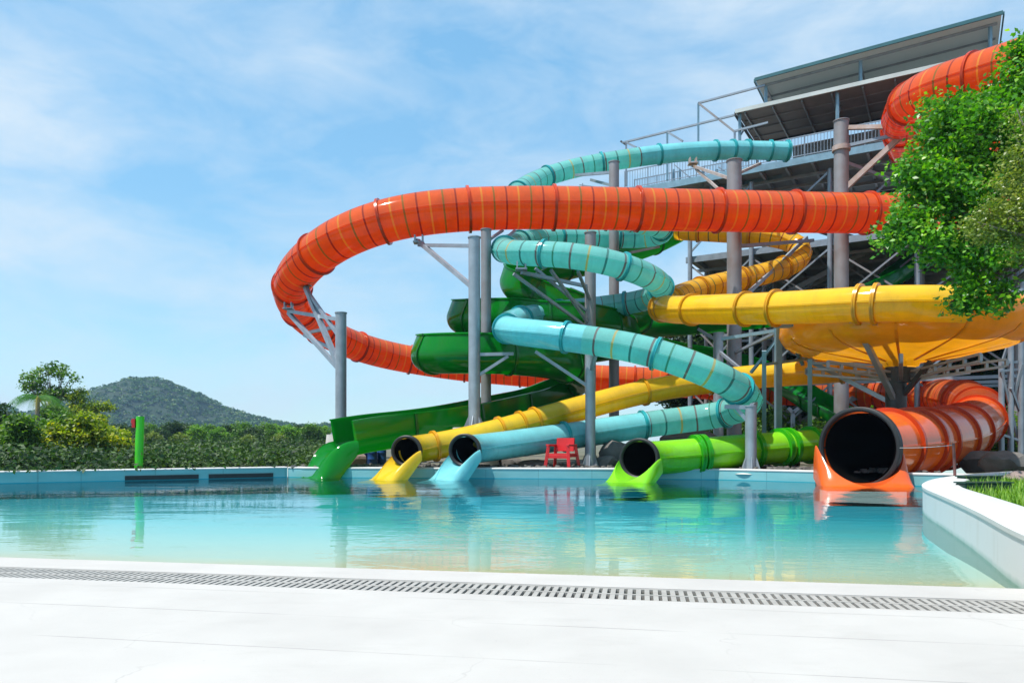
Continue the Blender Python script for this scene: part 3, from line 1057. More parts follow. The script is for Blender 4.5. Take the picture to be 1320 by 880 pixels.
# ------------------------------------------------------------------ the pool, deck and ground
# near edge of the pool
E0, E1 = Vector((-4.62, 6.65)), Vector((3.61, 5.20))
ed = (E1 - E0).normalized()
en = Vector((-ed.y, ed.x))           # towards the pool


def edge(u, d):
    """point on the deck: u metres along the pool edge, d metres towards the pool"""
    p = E0 + ed * u + en * d
    return p


DZ = .03
concrete_m, nt, out = mat('white_terrazzo_deck')
b = N(nt, 'ShaderNodeBsdfPrincipled', Roughness=.75)
n1 = noise(nt, 55, 4, rough=.7)
n2 = noise(nt, 1.1, 7)
n3 = noise(nt, 9, 5, sc3=(.5, 1.6, 1))
col = ramp(nt, n2, [(.25, (.335, .325, .312)), (.7, (.40, .39, .375))])
col = mix_rgb(nt, ramp(nt, n1, [(.66, G(0)), (.76, G(.55))]), col, (.20, .195, .185))
col = mix_rgb(nt, ramp(nt, n3, [(.62, G(0)), (.8, G(.3))]), col, (.33, .32, .30))
vo = N(nt, 'ShaderNodeTexVoronoi', Scale=.55)
vo.feature = 'DISTANCE_TO_EDGE'
tc = N(nt, 'ShaderNodeTexCoord')
wn = N(nt, 'ShaderNodeTexNoise', Scale=2.2, Detail=6)
L(nt, tc.outputs['Object'], wn.inputs['Vector'])
vv = nt.nodes.new('ShaderNodeVectorMath')
vv.operation = 'MULTIPLY_ADD'
L(nt, wn.outputs['Color'], vv.inputs[0])
vv.inputs[1].default_value = (.6, .6, .6)
L(nt, tc.outputs['Object'], vv.inputs[2])
L(nt, vv.outputs[0], vo.inputs['Vector'])
crk = ramp(nt, vo.outputs['Distance'], [(0, G(.5)), (.004, G(0))])
crk = mix_rgb(nt, 1.0, crk, ramp(nt, n2, [(.5, G(0)), (.62, G(1))]), 'MULTIPLY')
col = mix_rgb(nt, crk, col, (.20, .195, .19))
dj = nt.nodes.new('ShaderNodeVectorMath')
dj.operation = 'DOT_PRODUCT'
L(nt, tc.outputs['Object'], dj.inputs[0])
dj.inputs[1].default_value = (en.x, en.y, 0)
dd = math_n(nt, 'SUBTRACT', dj.outputs['Value'], E0.dot(en))
dd = math_n(nt, 'ADD', dd, math_n(nt, 'MULTIPLY', n2, .02))
jl = None
for off, wd_ in ((-1.02, .004), (-1.62, .005), (-2.30, .004)):
    x_ = math_n(nt, 'LESS_THAN', math_n(nt, 'ABSOLUTE', math_n(nt, 'SUBTRACT', dd, off)), wd_)
    jl = x_ if jl is None else math_n(nt, 'MAXIMUM', jl, x_)
jl = math_n(nt, 'MULTIPLY', jl, ramp(nt, noise(nt, .7, 3), [(.42, G(0)), (.58, G(.7))]))
col = mix_rgb(nt, jl, col, (.16, .155, .15))
sta = noise(nt, 2.6, 6, sc3=(.5, 1.4, 1), rough=.65)
col = mix_rgb(nt, ramp(nt, sta, [(.55, G(0)), (.8, G(.35))]), col, (.27, .26, .245))
L(nt, col, b.inputs['Base Color'])
bn = N(nt, 'ShaderNodeBump', Strength=.1, Distance=.01)
L(nt, n1, bn.inputs['Height'])
L(nt, bn.outputs[0], b.inputs['Normal'])
L(nt, b.outputs[0], out.inputs[0])
M['deck'] = concrete_m

GW0, GW1 = -.44, -.86        # the drain channel lies between these distances from the pool edge
UL, UR = -34.0, 8.62


def strip(mb, d0, d1, z, h, u0=UL, u1=UR):
    a, b_, c_, d_ = edge(u0, d0), edge(u1, d0), edge(u1, d1), edge(u0, d1)
    mb.frame8((a.x, a.y, z), (b_.x, b_.y, z), (c_.x, c_.y, z), (d_.x, d_.y, z), h)


mb = MB()
strip(mb, 0, GW0, DZ, .5)
o = mb.build('pool_edge_pavement', M['deck'])
o['kind'] = 'structure'
mb = MB()
strip(mb, GW1, -22, DZ, .5)
o = mb.build('deck_pavement', M['deck'])
o['kind'] = 'structure'
drain = thing('drain_channel', 'long pale slotted drain grate set in the white deck along the pool edge', 'drain', (0, edge(4.6, -.65).y, DZ))
mb = MB()
strip(mb, GW0, GW1, DZ - .16, .1)
mb.build('channel', M['black'], drain)
M['grate'] = simple('pale_grate_plastic', (.34, .33, .31), .55, 0, .12, 6)
mb = MB()
for (d0, d1) in ((GW0 - .002, GW0 - .03), (GW1 + .03, GW1 + .002), ((GW0 + GW1) / 2 + .014, (GW0 + GW1) / 2 - .014)):
    strip(mb, d0, d1, DZ - .004, .05)
u = -18.0
while u < UR:
    strip(mb, GW0 - .03, GW1 + .03, DZ - .006, .045, u, u + .034)
    u += .058
mb.build('grate', M['grate'], drain)

# pool outline (water line), clockwise from the far left
right_w = [Vector(p) for p in ((3.05, 3.2), (3.35, 4.4), (3.66, 5.3), (4.15, 6.35), (4.6, 7.35), (5.07, 8.45), (5.55, 9.6), (6.0, 10.7), (6.45, 11.6), (7.0, 12.5), (7.9, 13.7), (9.2, 15.1), (10.4, 16.2), (11.6, 17.1))]
right_w = [Vector(p[:2]) for p in spline([(p.x, p.y, 0) for p in right_w], .3, 6)[0]]
back_w = [Vector(p) for p in ((-7.15, 23.45), (-6.6, 23.15), (-.47, 22.46), (6.0, 21.75), (8.25, 20.05), (9.92, 18.52), (11.7, 17.2))]
left_w = [Vector(p) for p in ((-38, 4.65), (-13.6, 19.56), (-7.15, 23.45))]

tile, nt, out = mat('aqua_pool_render')
b = N(nt, 'ShaderNodeBsdfPrincipled', Roughness=.5)
tcn = N(nt, 'ShaderNodeTexCoord')
n1 = noise(nt, .8, 6, sc3=(1, 1, 3))
col = ramp(nt, n1, [(.3, (.15, .38, .41)), (.7, (.23, .48, .51))])
wv = N(nt, 'ShaderNodeTexBrick', Scale=1.0)
wv.inputs['Brick Width'].default_value = 1.6
wv.inputs['Row Height'].default_value = 5
wv.inputs['Mortar Size'].default_value = .012
wv.inputs['Color1'].default_value = (1, 1, 1, 1)
wv.inputs['Color2'].default_value = (.94, .94, .94, 1)
wv.inputs['Mortar'].default_value = (.72, .72, .72, 1)
L(nt, tcn.outputs['Object'], wv.inputs['Vector'])
col = mix_rgb(nt, 1.0, col, wv.outputs['Color'], 'MULTIPLY')
st = noise(nt, 3, 6, sc3=(2.5, 2.5, .3), rough=.7)
col = mix_rgb(nt, ramp(nt, st, [(.55, G(0)), (.8, G(.4))]), col, (.30, .36, .33))
spz = N(nt, 'ShaderNodeSeparateXYZ')
L(nt, tcn.outputs['Object'], spz.inputs[0])
col = mix_rgb(nt, math_n(nt, 'LESS_THAN', spz.outputs[2], .015), col, (.005, .32, .42))
L(nt, col, b.inputs['Base Color'])
L(nt, b.outputs[0], out.inputs[0])
M['aqua_wall'] = tile
M['coping'] = simple('white_coping', (.50, .505, .505), .6, 0, .06, 2)
ww, nt, out = mat('white_stained_wall')
b = N(nt, 'ShaderNodeBsdfPrincipled', Roughness=.6)
st = noise(nt, 2.2, 7, sc3=(2.2, 2.2, .35), rough=.7)
col = mix_rgb(nt, ramp(nt, st, [(.52, G(0)), (.85, G(.5))]), (.52, .53, .55), (.36, .33, .29))
tcn = N(nt, 'ShaderNodeTexCoord')
sp = N(nt, 'ShaderNodeSeparateXYZ')
L(nt, tcn.outputs['Object'], sp.inputs[0])
wl = math_n(nt, 'ADD', sp.outputs[2], math_n(nt, 'MULTIPLY', st, .09))
col = mix_rgb(nt, ramp(nt, wl, [(.02, G(1)), (.10, G(0))]), col, (.16, .30, .27))
L(nt, col, b.inputs['Base Color'])
L(nt, b.outputs[0], out.inputs[0])
M['white_wall'] = ww


def offset_line(pts, d):
    res = []
    for i, p in enumerate(pts):
        a = pts[max(0, i - 1)]
        c_ = pts[min(len(pts) - 1, i + 1)]
        if 0 < i < len(pts) - 1:
            n1_ = (p - a).normalized()
            n2_ = (c_ - p).normalized()
            t = (n1_ + n2_).normalized()
            k = 1 / max(.5, t.dot(n2_))
        else:
            t = (c_ - a).normalized()
            k = 1
        res.append(p + Vector((-t.y, t.x)) * d * k)
    return res


def wall_run(name, pts, thick, ztop, zbot, label, cat, mface, cop=.05, side=1, cap='coping', group='pool walls'):
    """wall with its pool face along pts, thickness on the outer side, rounded white coping on top"""
    t = thing(name, label, cat, (pts[0].x, pts[0].y, 0), group)
    o1 = offset_line(pts, thick * side)
    v, fc = [], []
    for p, q_ in zip(pts, o1):
        v += [(p.x, p.y, zbot), (p.x, p.y, ztop - cop), (q_.x, q_.y, ztop - cop), (q_.x, q_.y, zbot)]
    for i in range(len(pts) - 1):
        for k in range(4):
            k2 = (k + 1) % 4
            fc.append((i * 4 + k, i * 4 + k2, (i + 1) * 4 + k2, (i + 1) * 4 + k))
    fc += [(3, 2, 1, 0), tuple(4 * (len(pts) - 1) + k for k in range(4))]
    w = mesh_obj('wall', v, fc, M[mface], t)
    smooth_by_angle(w, 30)
    e = .012
    a = offset_line(pts, -e * side)
    a2 = offset_line(pts, .02 * side)
    b1 = offset_line(pts, (thick - .02) * side)
    b2 = offset_line(pts, (thick + e) * side)
    v, fc = [], []
    for i in range(len(pts)):
        v += [(a[i].x, a[i].y, ztop - cop + .002), (a[i].x, a[i].y, ztop - .02), (a2[i].x, a2[i].y, ztop), (b1[i].x, b1[i].y, ztop), (b2[i].x, b2[i].y, ztop - .02), (b2[i].x, b2[i].y, ztop - cop + .002)]
    for i in range(len(pts) - 1):
        for k in range(6):
            k2 = (k + 1) % 6
            fc.append((i * 6 + k, i * 6 + k2, (i + 1) * 6 + k2, (i + 1) * 6 + k))
    fc += [(5, 4, 3, 2, 1, 0), tuple(6 * (len(pts) - 1) + k for k in range(6))]
    cpo = mesh_obj('coping', v, fc, M[cap], t)
    smooth_by_angle(cpo, 50)
    return t


WB = -1.3
wl_ = wall_run('pool_wall', left_w, .45, .33, WB, 'long low turquoise pool wall on the left, with two dark slots at the waterline', 'wall', 'aqua_wall')
wb_ = wall_run('pool_wall', [Vector((-7.13, 23.46))] + back_w[1:5], .45, .325, WB, 'low turquoise pool wall at the far side, under the slide mouths', 'wall', 'aqua_wall')
wall_run('pool_wall', back_w[5:], .45, .325, WB, 'short piece of turquoise pool wall between the big orange mouth and the curved white wall', 'wall', 'aqua_wall')
wr_ = wall_run('pool_wall', right_w, .50, .42, WB, 'curved white pool wall with a flat top on the right, beside the lawn', 'wall', 'white_wall', cop=.06, side=-1)
# slots in the left wall
ld = (left_w[2] - left_w[1]).normalized()
ln = Vector((ld.y, -ld.x))
for (pa, pb) in ((161, 256), (269, 352)):
    def onl(px):
        k = (px - CX) / F
        # left wall line: P = A + ld*s ; X = kY
        A_ = left_w[1]
        s_ = (k * A_.y - A_.x) / (ld.x - k * ld.y)
        return A_ + ld * s_
    a, c_ = onl(pa), onl(pb)
    mb = MB()
    for j in range(1):
        p0, p1 = a + ln * .01, c_ + ln * .01
        mb.bar((p0.x, p0.y, .075), (p1.x, p1.y, .075), .03, .13)
    q0, q1 = a + ln * .03, c_ + ln * .03
    for z in (.03, .075, .12):
        mb.bar((q0.x, q0.y, z), (q1.x, q1.y, z), .03, .012)
    mb.build('overflow_slot', M['black_slot'], wl_)

# pool floor: shallow beach that deepens to the far wall
def depth(d):
    return -.05 - .055 * max(0, d) - .0 if d < 4 else -.27 - .02 * (d - 4)


outline = [edge(UL, -.02), edge(UR + .05, -.02)]
pool_poly = [edge(-34, 0)] + [edge(UR, 0)] + [p for p in right_w if (p - E0).dot(en) > .0] + list(reversed(back_w))[1:-1] + [left_w[2], left_w[1], left_w[0]]


def fill_poly(name, loops, material, zfun, kind=None, cuts=None):
    bm = bmesh.new()
    edges = []
    for lp in loops:
        vs = [bm.verts.new((p[0], p[1], 0)) for p in lp]
        for i in range(len(vs)):
            edges.append(bm.edges.new((vs[i], vs[(i + 1) % len(vs)])))
    bmesh.ops.triangle_fill(bm, use_beauty=True, edges=edges)
    if cuts:
        for (co, no) in cuts:
            bmesh.ops.bisect_plane(bm, geom=bm.verts[:] + bm.edges[:] + bm.faces[:], plane_co=co, plane_no=no)
    for v_ in bm.verts:
        v_.co.z = zfun(v_.co)
    bmesh.ops.recalc_face_normals(bm, faces=bm.faces[:])
    if sum(f.normal.z for f in bm.faces) < 0:
        for f in bm.faces:
            f.normal_flip()
    me = bpy.data.meshes.new(name)
    bm.to_mesh(me)
    bm.free()
    me.materials.append(material)
    o = bpy.data.objects.new(name, me)
    COL.objects.link(o)
    if kind:
        o['kind'] = kind
    return o


pf, nt, out = mat('pool_floor_finish')
b = N(nt, 'ShaderNodeBsdfPrincipled', Roughness=.6)
tcn = N(nt, 'ShaderNodeTexCoord')
dt = nt.nodes.new('ShaderNodeVectorMath')
dt.operation = 'DOT_PRODUCT'
L(nt, tcn.outputs['Object'], dt.inputs[0])
dt.inputs[1].default_value = (en.x, en.y, 0)
d0 = E0.dot(en)
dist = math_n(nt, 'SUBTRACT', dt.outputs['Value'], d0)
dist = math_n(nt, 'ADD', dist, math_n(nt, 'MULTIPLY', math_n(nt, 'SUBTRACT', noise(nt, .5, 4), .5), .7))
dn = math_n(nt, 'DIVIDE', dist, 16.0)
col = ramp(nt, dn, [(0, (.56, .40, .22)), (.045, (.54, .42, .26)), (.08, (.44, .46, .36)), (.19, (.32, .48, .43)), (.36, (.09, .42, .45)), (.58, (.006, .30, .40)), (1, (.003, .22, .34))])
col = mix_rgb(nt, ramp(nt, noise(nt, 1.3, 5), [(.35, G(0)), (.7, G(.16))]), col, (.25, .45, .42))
L(nt, col, b.inputs['Base Color'])
L(nt, b.outputs[0], out.inputs[0])
cuts = [((*(E0 + en * k), 0), (en.x, en.y, 0)) for k in (1, 2, 4, 7, 10, 13)]
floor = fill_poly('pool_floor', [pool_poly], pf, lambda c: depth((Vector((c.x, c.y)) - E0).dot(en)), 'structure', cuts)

wm, nt, out = mat('pool_water')
tr = N(nt, 'ShaderNodeBsdfTransparent')
tr.inputs[0].default_value = (.84, .98, .98, 1)
gl = N(nt, 'ShaderNodeBsdfGlossy', Roughness=.015)
fr_ = N(nt, 'ShaderNodeFresnel', IOR=1.33)
tcn = N(nt, 'ShaderNodeTexCoord')
mp1 = N(nt, 'ShaderNodeMapping')
mp1.inputs['Scale'].default_value = (.55, 1.5, 1)
mp1.inputs['Rotation'].default_value = (0, 0, R(-6))
L(nt, tcn.outputs['Object'], mp1.inputs[0])
w1 = N(nt, 'ShaderNodeTexNoise', Scale=1.1, Detail=3, Roughness=.5, Distortion=.6)
L(nt, mp1.outputs[0], w1.inputs['Vector'])
mp2 = N(nt, 'ShaderNodeMapping')
mp2.inputs['Scale'].default_value = (1.2, 2.2, 1)
mp2.inputs['Rotation'].default_value = (0, 0, R(9))
L(nt, tcn.outputs['Object'], mp2.inputs[0])
w2 = N(nt, 'ShaderNodeTexNoise', Scale=3.0, Detail=3, Roughness=.5)
L(nt, mp2.outputs[0], w2.inputs['Vector'])
# wind-ruffled patches
w3 = N(nt, 'ShaderNodeTexNoise', Scale=.22, Detail=2)
L(nt, mp1.outputs[0], w3.inputs['Vector'])
patch = ramp(nt, w3.outputs['Fac'], [(.38, G(.15)), (.62, G(1))])
hgt = math_n(nt, 'ADD', w1.outputs['Fac'], math_n(nt, 'MULTIPLY', w2.outputs['Fac'], .30))
hgt = math_n(nt, 'MULTIPLY', hgt, patch)
bn = N(nt, 'ShaderNodeBump', Strength=1.0, Distance=.015)
L(nt, hgt, bn.inputs['Height'])
L(nt, bn.outputs[0], gl.inputs['Normal'])
L(nt, bn.outputs[0], fr_.inputs['Normal'])
mx = N(nt, 'ShaderNodeMixShader')
L(nt, fr_.outputs[0], mx.inputs[0])
L(nt, tr.outputs[0], mx.inputs[1])
L(nt, gl.outputs[0], mx.inputs[2])
L(nt, mx.outputs[0], out.inputs[0])
water = fill_poly('water', [pool_poly], wm, lambda c: 0.0, 'structure')

# ground behind the walls: one sheet with a hole for pool and deck
gm, nt, out = mat('dry_ground')
b = N(nt, 'ShaderNodeBsdfPrincipled', Roughness=.95)
n1 = noise(nt, .35, 8, rough=.6)
n2 = noise(nt, 6, 6, rough=.7)
col = ramp(nt, n1, [(.35, (.035, .055, .016)), (.5, (.08, .08, .04)), (.65, (.13, .115, .09))])
col = mix_rgb(nt, ramp(nt, n2, [(.4, G(0)), (.7, G(.6))]), col, (.17, .155, .14))
L(nt, col, b.inputs['Base Color'])
bn = N(nt, 'ShaderNodeBump', Strength=.6, Distance=.08)
L(nt, n2, bn.inputs['Height'])
L(nt, bn.outputs[0], b.inputs['Normal'])
L(nt, b.outputs[0], out.inputs[0])
hole = [edge(-33.5, -21.5), edge(UR - .2, -21.5), edge(UR - .1, -1.6)] + offset_line(right_w, -.25)[2:-1] + list(reversed(offset_line(back_w, .22)))[1:2] + [Vector(p) for p in ((10.8, 18.6), (13.6, 20.4), (15.2, 22.4), (14.6, 24.6), (12.6, 24.4), (10.2, 22.4), (8.7, 20.9))] + list(reversed(offset_line(back_w, .22)))[2:-1] + [offset_line(left_w, .22)[2], offset_line(left_w, .22)[1], offset_line(left_w, .22)[0]]
ground = fill_poly('ground', [[(-2600, -400), (2600, -400), (2600, 2600), (-2600, 2600)], hole], gm, lambda c: GZ, 'structure')

pit = fill_poly('pit_floor', [[(8.2, 20.2), (9.95, 18.6), (14, 20), (16, 22.5), (15, 25.5), (12, 25), (8.3, 21.6)]], M['concrete'], lambda c: -.12, 'structure')

# ------------------------------------------------------------------ foliage
def leaf_mesh(name, centres, size, material, parent=None, jitter=.35, flat=0.0, tint_bias=None, aspect=.55, fold=True):
    """many small leaf faces; centres is an (n,3) array"""
    n = len(centres)
    c = np.asarray(centres, dtype=np.float64)
    d = rng.normal(size=(n, 3))
    d[:, 2] = d[:, 2] * .6 - .15
    d /= np.linalg.norm(d, axis=1)[:, None]
    nn = rng.normal(size=(n, 3))
    nn[:, 2] = abs(nn[:, 2]) + flat
    sd = np.cross(d, nn)
    sd /= (np.linalg.norm(sd, axis=1)[:, None] + 1e-9)
    nv = np.cross(sd, d)
    sz = size * (1 + jitter * rng.uniform(-1, 1, n))[:, None]
    base = c - d * sz * .5
    tip = c + d * sz * .5
    l = c + sd * sz * aspect * .5 + nv * sz * .08 - d * sz * .05
    r = c - sd * sz * aspect * .5 + nv * sz * .08 - d * sz * .05
    v = np.stack([base, l, tip, r], 1).reshape(-1, 3)
    me = bpy.data.meshes.new(name)
    me.vertices.add(4 * n)
    me.vertices.foreach_set('co', v.ravel())
    me.loops.add(4 * n)
    me.loops.foreach_set('vertex_index', np.arange(4 * n, dtype=np.int32))
    me.polygons.add(n)
    me.polygons.foreach_set('loop_start', np.arange(0, 4 * n, 4, dtype=np.int32))
    me.polygons.foreach_set('loop_total', np.full(n, 4, dtype=np.int32))
    a = me.attributes.new('tint', 'FLOAT', 'FACE')
    tv = rng.uniform(0, 1, n) if tint_bias is None else np.clip(tint_bias + rng.normal(0, .16, n), 0, 1)
    a.data.foreach_set('value', tv.astype(np.float32))
    me.materials.append(material)
    me.update(calc_edges=True)
    me.validate()
    o = bpy.data.objects.new(name, me)
    return link(o, parent)


def clumps(blobs, nclump, per, spread, shell=.55):
    """leaf positions in clumps through ellipsoid blobs (cx,cy,cz,rx,ry,rz); also per-leaf tint by clump"""
    vol = np.array([b_[3] * b_[4] * b_[5] for b_ in blobs]) ** (2 / 3)
    pick = rng.choice(len(blobs), nclump, p=vol / vol.sum())
    P, Tn = [], []
    for i in pick:
        b_ = blobs[i]
        d = rng.normal(size=3)
        d /= np.linalg.norm(d)
        r_ = (shell + (1 - shell) * rng.uniform()) * rng.uniform(.85, 1.08)
        cc_ = np.array(b_[:3]) + d * r_ * np.array(b_[3:6])
        k = int(per * rng.uniform(.5, 1.5))
        q_ = rng.normal(size=(k, 3)) * spread * np.array([1, 1, .7])
        P.append(cc_ + q_)
        Tn.append(np.full(k, rng.uniform(.2, .85)))
    return np.concatenate(P), np.concatenate(Tn)


def limb(mb, pts, r0, r1):
    n = len(pts) - 1
    for i in range(n):
        mb.rod(pts[i], pts[i + 1], r0 + (r1 - r0) * i / n, r0 + (r1 - r0) * (i + 1) / n, 8)


def tree(name, label, cat, base, blobs, nclump, per, spread, leaf, lmat, bark='bark', trunk_r=.12, shell=.5, group=None, fork_at=None, tilt=(0, 0)):
    """blobs relative to the base"""
    t = thing(name, label, cat, base, group)
    B = Vector(base)
    ab = [(b_[0] + B.x, b_[1] + B.y, b_[2] + B.z, *b_[3:]) for b_ in blobs]
    P, Tn = clumps(ab, nclump, per, spread, shell)
    leaf_mesh('crown', P, leaf, M[lmat], t, tint_bias=Tn)
    mb = MB()
    zc = min(b_[2] for b_ in blobs)
    fork = B + Vector((tilt[0] * .5, tilt[1] * .5, max(.3, zc * .6)))
    if fork_at is not None:
        fork = Vector(fork_at)
    limb(mb, [B - Vector((0, 0, .1)), B.lerp(fork, .5) + Vector((trunk_r * .4, 0, 0)), fork], trunk_r * 1.25, trunk_r * .85)
    mb.build('trunk', M[bark], t, 60)
    for b_ in ab:
        for _ in range(3):
            mb = MB()
            e = Vector(b_[:3]) + Vector((rng.uniform(-.7, .7) * b_[3], rng.uniform(-.7, .7) * b_[4], rng.uniform(-.3, .8) * b_[5]))
            m_ = fork.lerp(e, .5) + Vector((0, 0, .06 * (e - fork).length))
            limb(mb, [fork, m_, e], trunk_r * .5, trunk_r * .10)
            mb.build('limb', M[bark], t, 60)
    return t


def tree_copy(src, label, base, s, rz):
    r_ = src.copy()
    COL.objects.link(r_)
    r_.location = base
    r_.scale = (s, s, s * random.uniform(.88, 1.12))
    r_.rotation_euler = (0, 0, rz)
    r_['label'] = label
    for ch in src.children:
        c_ = ch.copy()
        COL.objects.link(c_)
        c_.parent = r_
        c_.matrix_parent_inverse = ch.matrix_parent_inverse.copy()
    return r_


# --- the leaning flame tree at the right edge, quite near
b0 = at(1405, 572, 14.5)
b0.z = GZ


def rel(px, py, Y, rx, ry, rz, base):
    p = at(px, py, Y)
    return (p.x - base[0], p.y - base[1], p.z - base[2], rx, ry, rz)


bl = [rel(1262, 190, 14.6, 1.15, 1.1, 1.25, b0), (rel(1215, 250, 14.4, .95, .9, .95, b0)), rel(1182, 292, 14.2, .62, .6, .45, b0), rel(1215, 145, 14.8, .5, .6, .45, b0),
      rel(1330, 125, 14.8, .9, 1, 1.0, b0), rel(1318, 72, 14.8, .3, .4, .25, b0), rel(1255, 325, 14.3, .9, .8, .6, b0), rel(1248, 378, 14.2, .35, .4, .30, b0), rel(1290, 380, 14.2, .3, .4, .35, b0),
      rel(1370, 230, 14.8, 1.1, 1.1, 1.6, b0), rel(1180, 225, 14.4, .38, .4, .3, b0), rel(1165, 300, 14.2, .33, .35, .25, b0), rel(1225, 392, 14.2, .16, .2, .16, b0), rel(1148, 306, 14.2, .22, .3, .16, b0), rel(1280, 392, 14.0, .14, .2, .2, b0)]
ft = tree('flame_tree', 'large glossy green tree with a few red blossoms, leaning in at the right edge', 'tree', b0, bl, 760, 58, .15, .11, 'leaf_glossy', 'bark', .12, .35, fork_at=at(1385, 320, 14.7))
for k, (px, py) in enumerate([(1282, 190), (1209, 288)]):
    p = at(px, py, 13.3)
    leaf_mesh('blossom', np.array([list(p)]) + rng.normal(size=(9, 3)) * .05, .06, M['flower'], ft)
b1 = at(1420, 600, 11.5)
b1.z = GZ
bl = [rel(1330, 225, 11.6, .55, .6, .6, b1), rel(1290, 285, 11.5, .45, .5, .35, b1), rel(1262, 300, 11.4, .25, .3, .22, b1), rel(1345, 300, 11.6, .6, .6, .5, b1), rel(1318, 160, 11.8, .2, .3, .3, b1), rel(1390, 250, 11.6, .6, .6, .7, b1)]
tree('small_tree', 'smaller olive-yellow tree with fine leaves in front of the glossy one, right edge', 'tree', b1, bl, 330, 42, .09, .058, 'leaf_olive', 'bark_pale', .07, .4, fork_at=at(1385, 340, 11.6))

# --- left bank
t_air = tree('airy_tree', 'tall thin-crowned tree rising above the others at the far left', 'tree', (*at(66, 600, 52).xy, GZ),
             [(-.9, 0, 5.5, 1.2, 1.0, .7), (.6, 0, 5.9, .8, .8, .55), (1.5, 0, 5.3, .6, .6, .45), (-.3, 0, 4.3, 1.0, 1, .6), (-1.5, 0, 4.7, .6, .6, .45), (.8, 0, 4.4, 1.1, .8, .5), (-.2, 0, 6.3, .9, .6, .25)], 90, 34, .20, .20, 'leaf_mid', 'bark_pale', .11, .3)
lt = [('bush', 'rounded dark bush at the extreme left edge behind the pool wall', (4, 0, 46), [(0, 0, 1.6, 1.3, 1.2, 1.5), (-.8, 0, 2.6, .8, .8, .8)], 150, 40, 'leaf_dark'),
      ('bush', 'olive-brown bush with one yellow patch, below the palm', (20, 0, 43), [(0, 0, 1.0, 1.2, 1.0, 1.0), (.7, 0, 1.5, .6, .6, .5)], 130, 40, 'leaf_yellow'),
      ('bush', 'tall mid green bush below the airy tree', (66, 0, 48), [(0, 0, 1.6, 1.5, 1.2, 1.5), (.3, 0, 2.8, .8, .8, .7)], 190, 40, 'leaf_mid'),
      ('yellow_bush', 'brightest yellow-green bush, midway between the airy tree and the green pole', (104, 0, 44), [(0, 0, 1.3, 1.6, 1.2, 1.2), (.6, 0, 2.0, .9, .8, .7), (-.6, 0, 1.9, .7, .7, .6)], 240, 40, 'leaf_yellow'),
      ('yellow_bush', 'lower yellow-green bush tapering off just left of the green pole', (142, 0, 43), [(0, 0, .9, 1.3, 1.0, .9), (-.6, 0, 1.4, .7, .7, .6), (.9, 0, .6, .7, .6, .5)], 180, 36, 'leaf_yellow'),
      ('slender_tree', 'slender tree with orange-tipped side branches right of the airy tree', (108, 0, 52), [(0, 0, 3.2, 1.2, 1, .7), (1.4, 0, 3.4, .8, .6, .3), (-.5, 0, 4.2, .6, .6, .5)], 95, 34, 'leaf_yellow'),
      ('bush', 'green shrub showing between the palm trunk and the wall', (40, 0, 44), [(0, 0, 1.1, 1.0, 1, 1.1)], 110, 40, 'leaf_mid'),
      ('bush', 'dark olive bush hugging the pool wall at the extreme left', (8, 0, 27), [(0, 0, .6, 1.0, .6, .7), (.6, 0, 1.3, .5, .5, .5)], 130, 40, 'leaf_mid'),
      ('bush', 'low yellowish bush right behind the pool wall, under the palm', (36, 0, 28), [(0, 0, .6, .9, .6, .7), (-.4, 0, 1.2, .5, .5, .5)], 140, 40, 'leaf_yellow'),
      ('bush', 'dark green bush right behind the pool wall, under the airy tree', (64, 0, 30), [(0, 0, .7, 1.0, .6, .8), (.4, 0, 1.5, .5, .5, .5)], 150, 40, 'leaf_mid'),
      ('yellow_bush', 'yellow-green bush right behind the pool wall, under the slender tree', (95, 0, 29), [(0, 0, .7, 1.1, .6, .8), (.5, 0, 1.4, .6, .5, .55), (-.7, 0, 1.1, .4, .4, .4)], 170, 40, 'leaf_yellow'),
      ('yellow_bush', 'low olive bush touching the foot of the green pole on its left', (132, 0, 30), [(0, 0, .6, 1.2, .6, .65), (-.6, 0, 1.2, .6, .5, .5)], 150, 40, 'leaf_yellow'),
      ('bush', 'dark bush behind the yellow bushes, near the green pole', (158, 0, 58), [(0, 0, 1.3, 1.6, 1, 1.2)], 120, 40, 'leaf_dark')]
for nm, lb, (px, _, Y), bb, nc, per, lm in lt:
    tree(nm, lb, 'tree' if 'tree' in nm else 'bush', (*at(px, 600, Y).xy, GZ), bb, nc, per, .17, .17, lm, 'bark_pale', .06, .4)
# low growth that covers the bank between the wall and the trees
nug = 3200
uy = 19.8 + 100 * rng.uniform(0, 1, nug) ** 2.2
ux = (rng.uniform(-60, 418, nug) - CX) / F * uy
keep = (-.517 * ux + .857 * uy > 24.5)
uc = []
ut = []
for x_, y_ in zip(ux[keep], uy[keep]):
    k_ = 40
    hgt_ = rng.uniform(.03, .26) * (.45 + 1.1 * abs(math.sin(x_ * 1.1 + 1.7 * math.sin(y_ * .7)))) * (2.2 if y_ < 34 else 2.8 if y_ < 46 else 4.4)
    q_ = rng.normal(size=(k_, 3)) * np.array([.5, .45, .0])
    q_[:, 2] = rng.uniform(.05, 1, k_) * hgt_
    uc.append(np.array([x_, y_, GZ]) + q_)
    ut.append(np.full(k_, rng.uniform(.0, 1.0) ** .7))
ug = leaf_mesh('undergrowth', np.concatenate(uc), .15, M['leaf_dark'], None, tint_bias=np.concatenate(ut))
tag(ug, 'low dense green growth on the bank behind the left pool wall', 'undergrowth', kind='stuff')
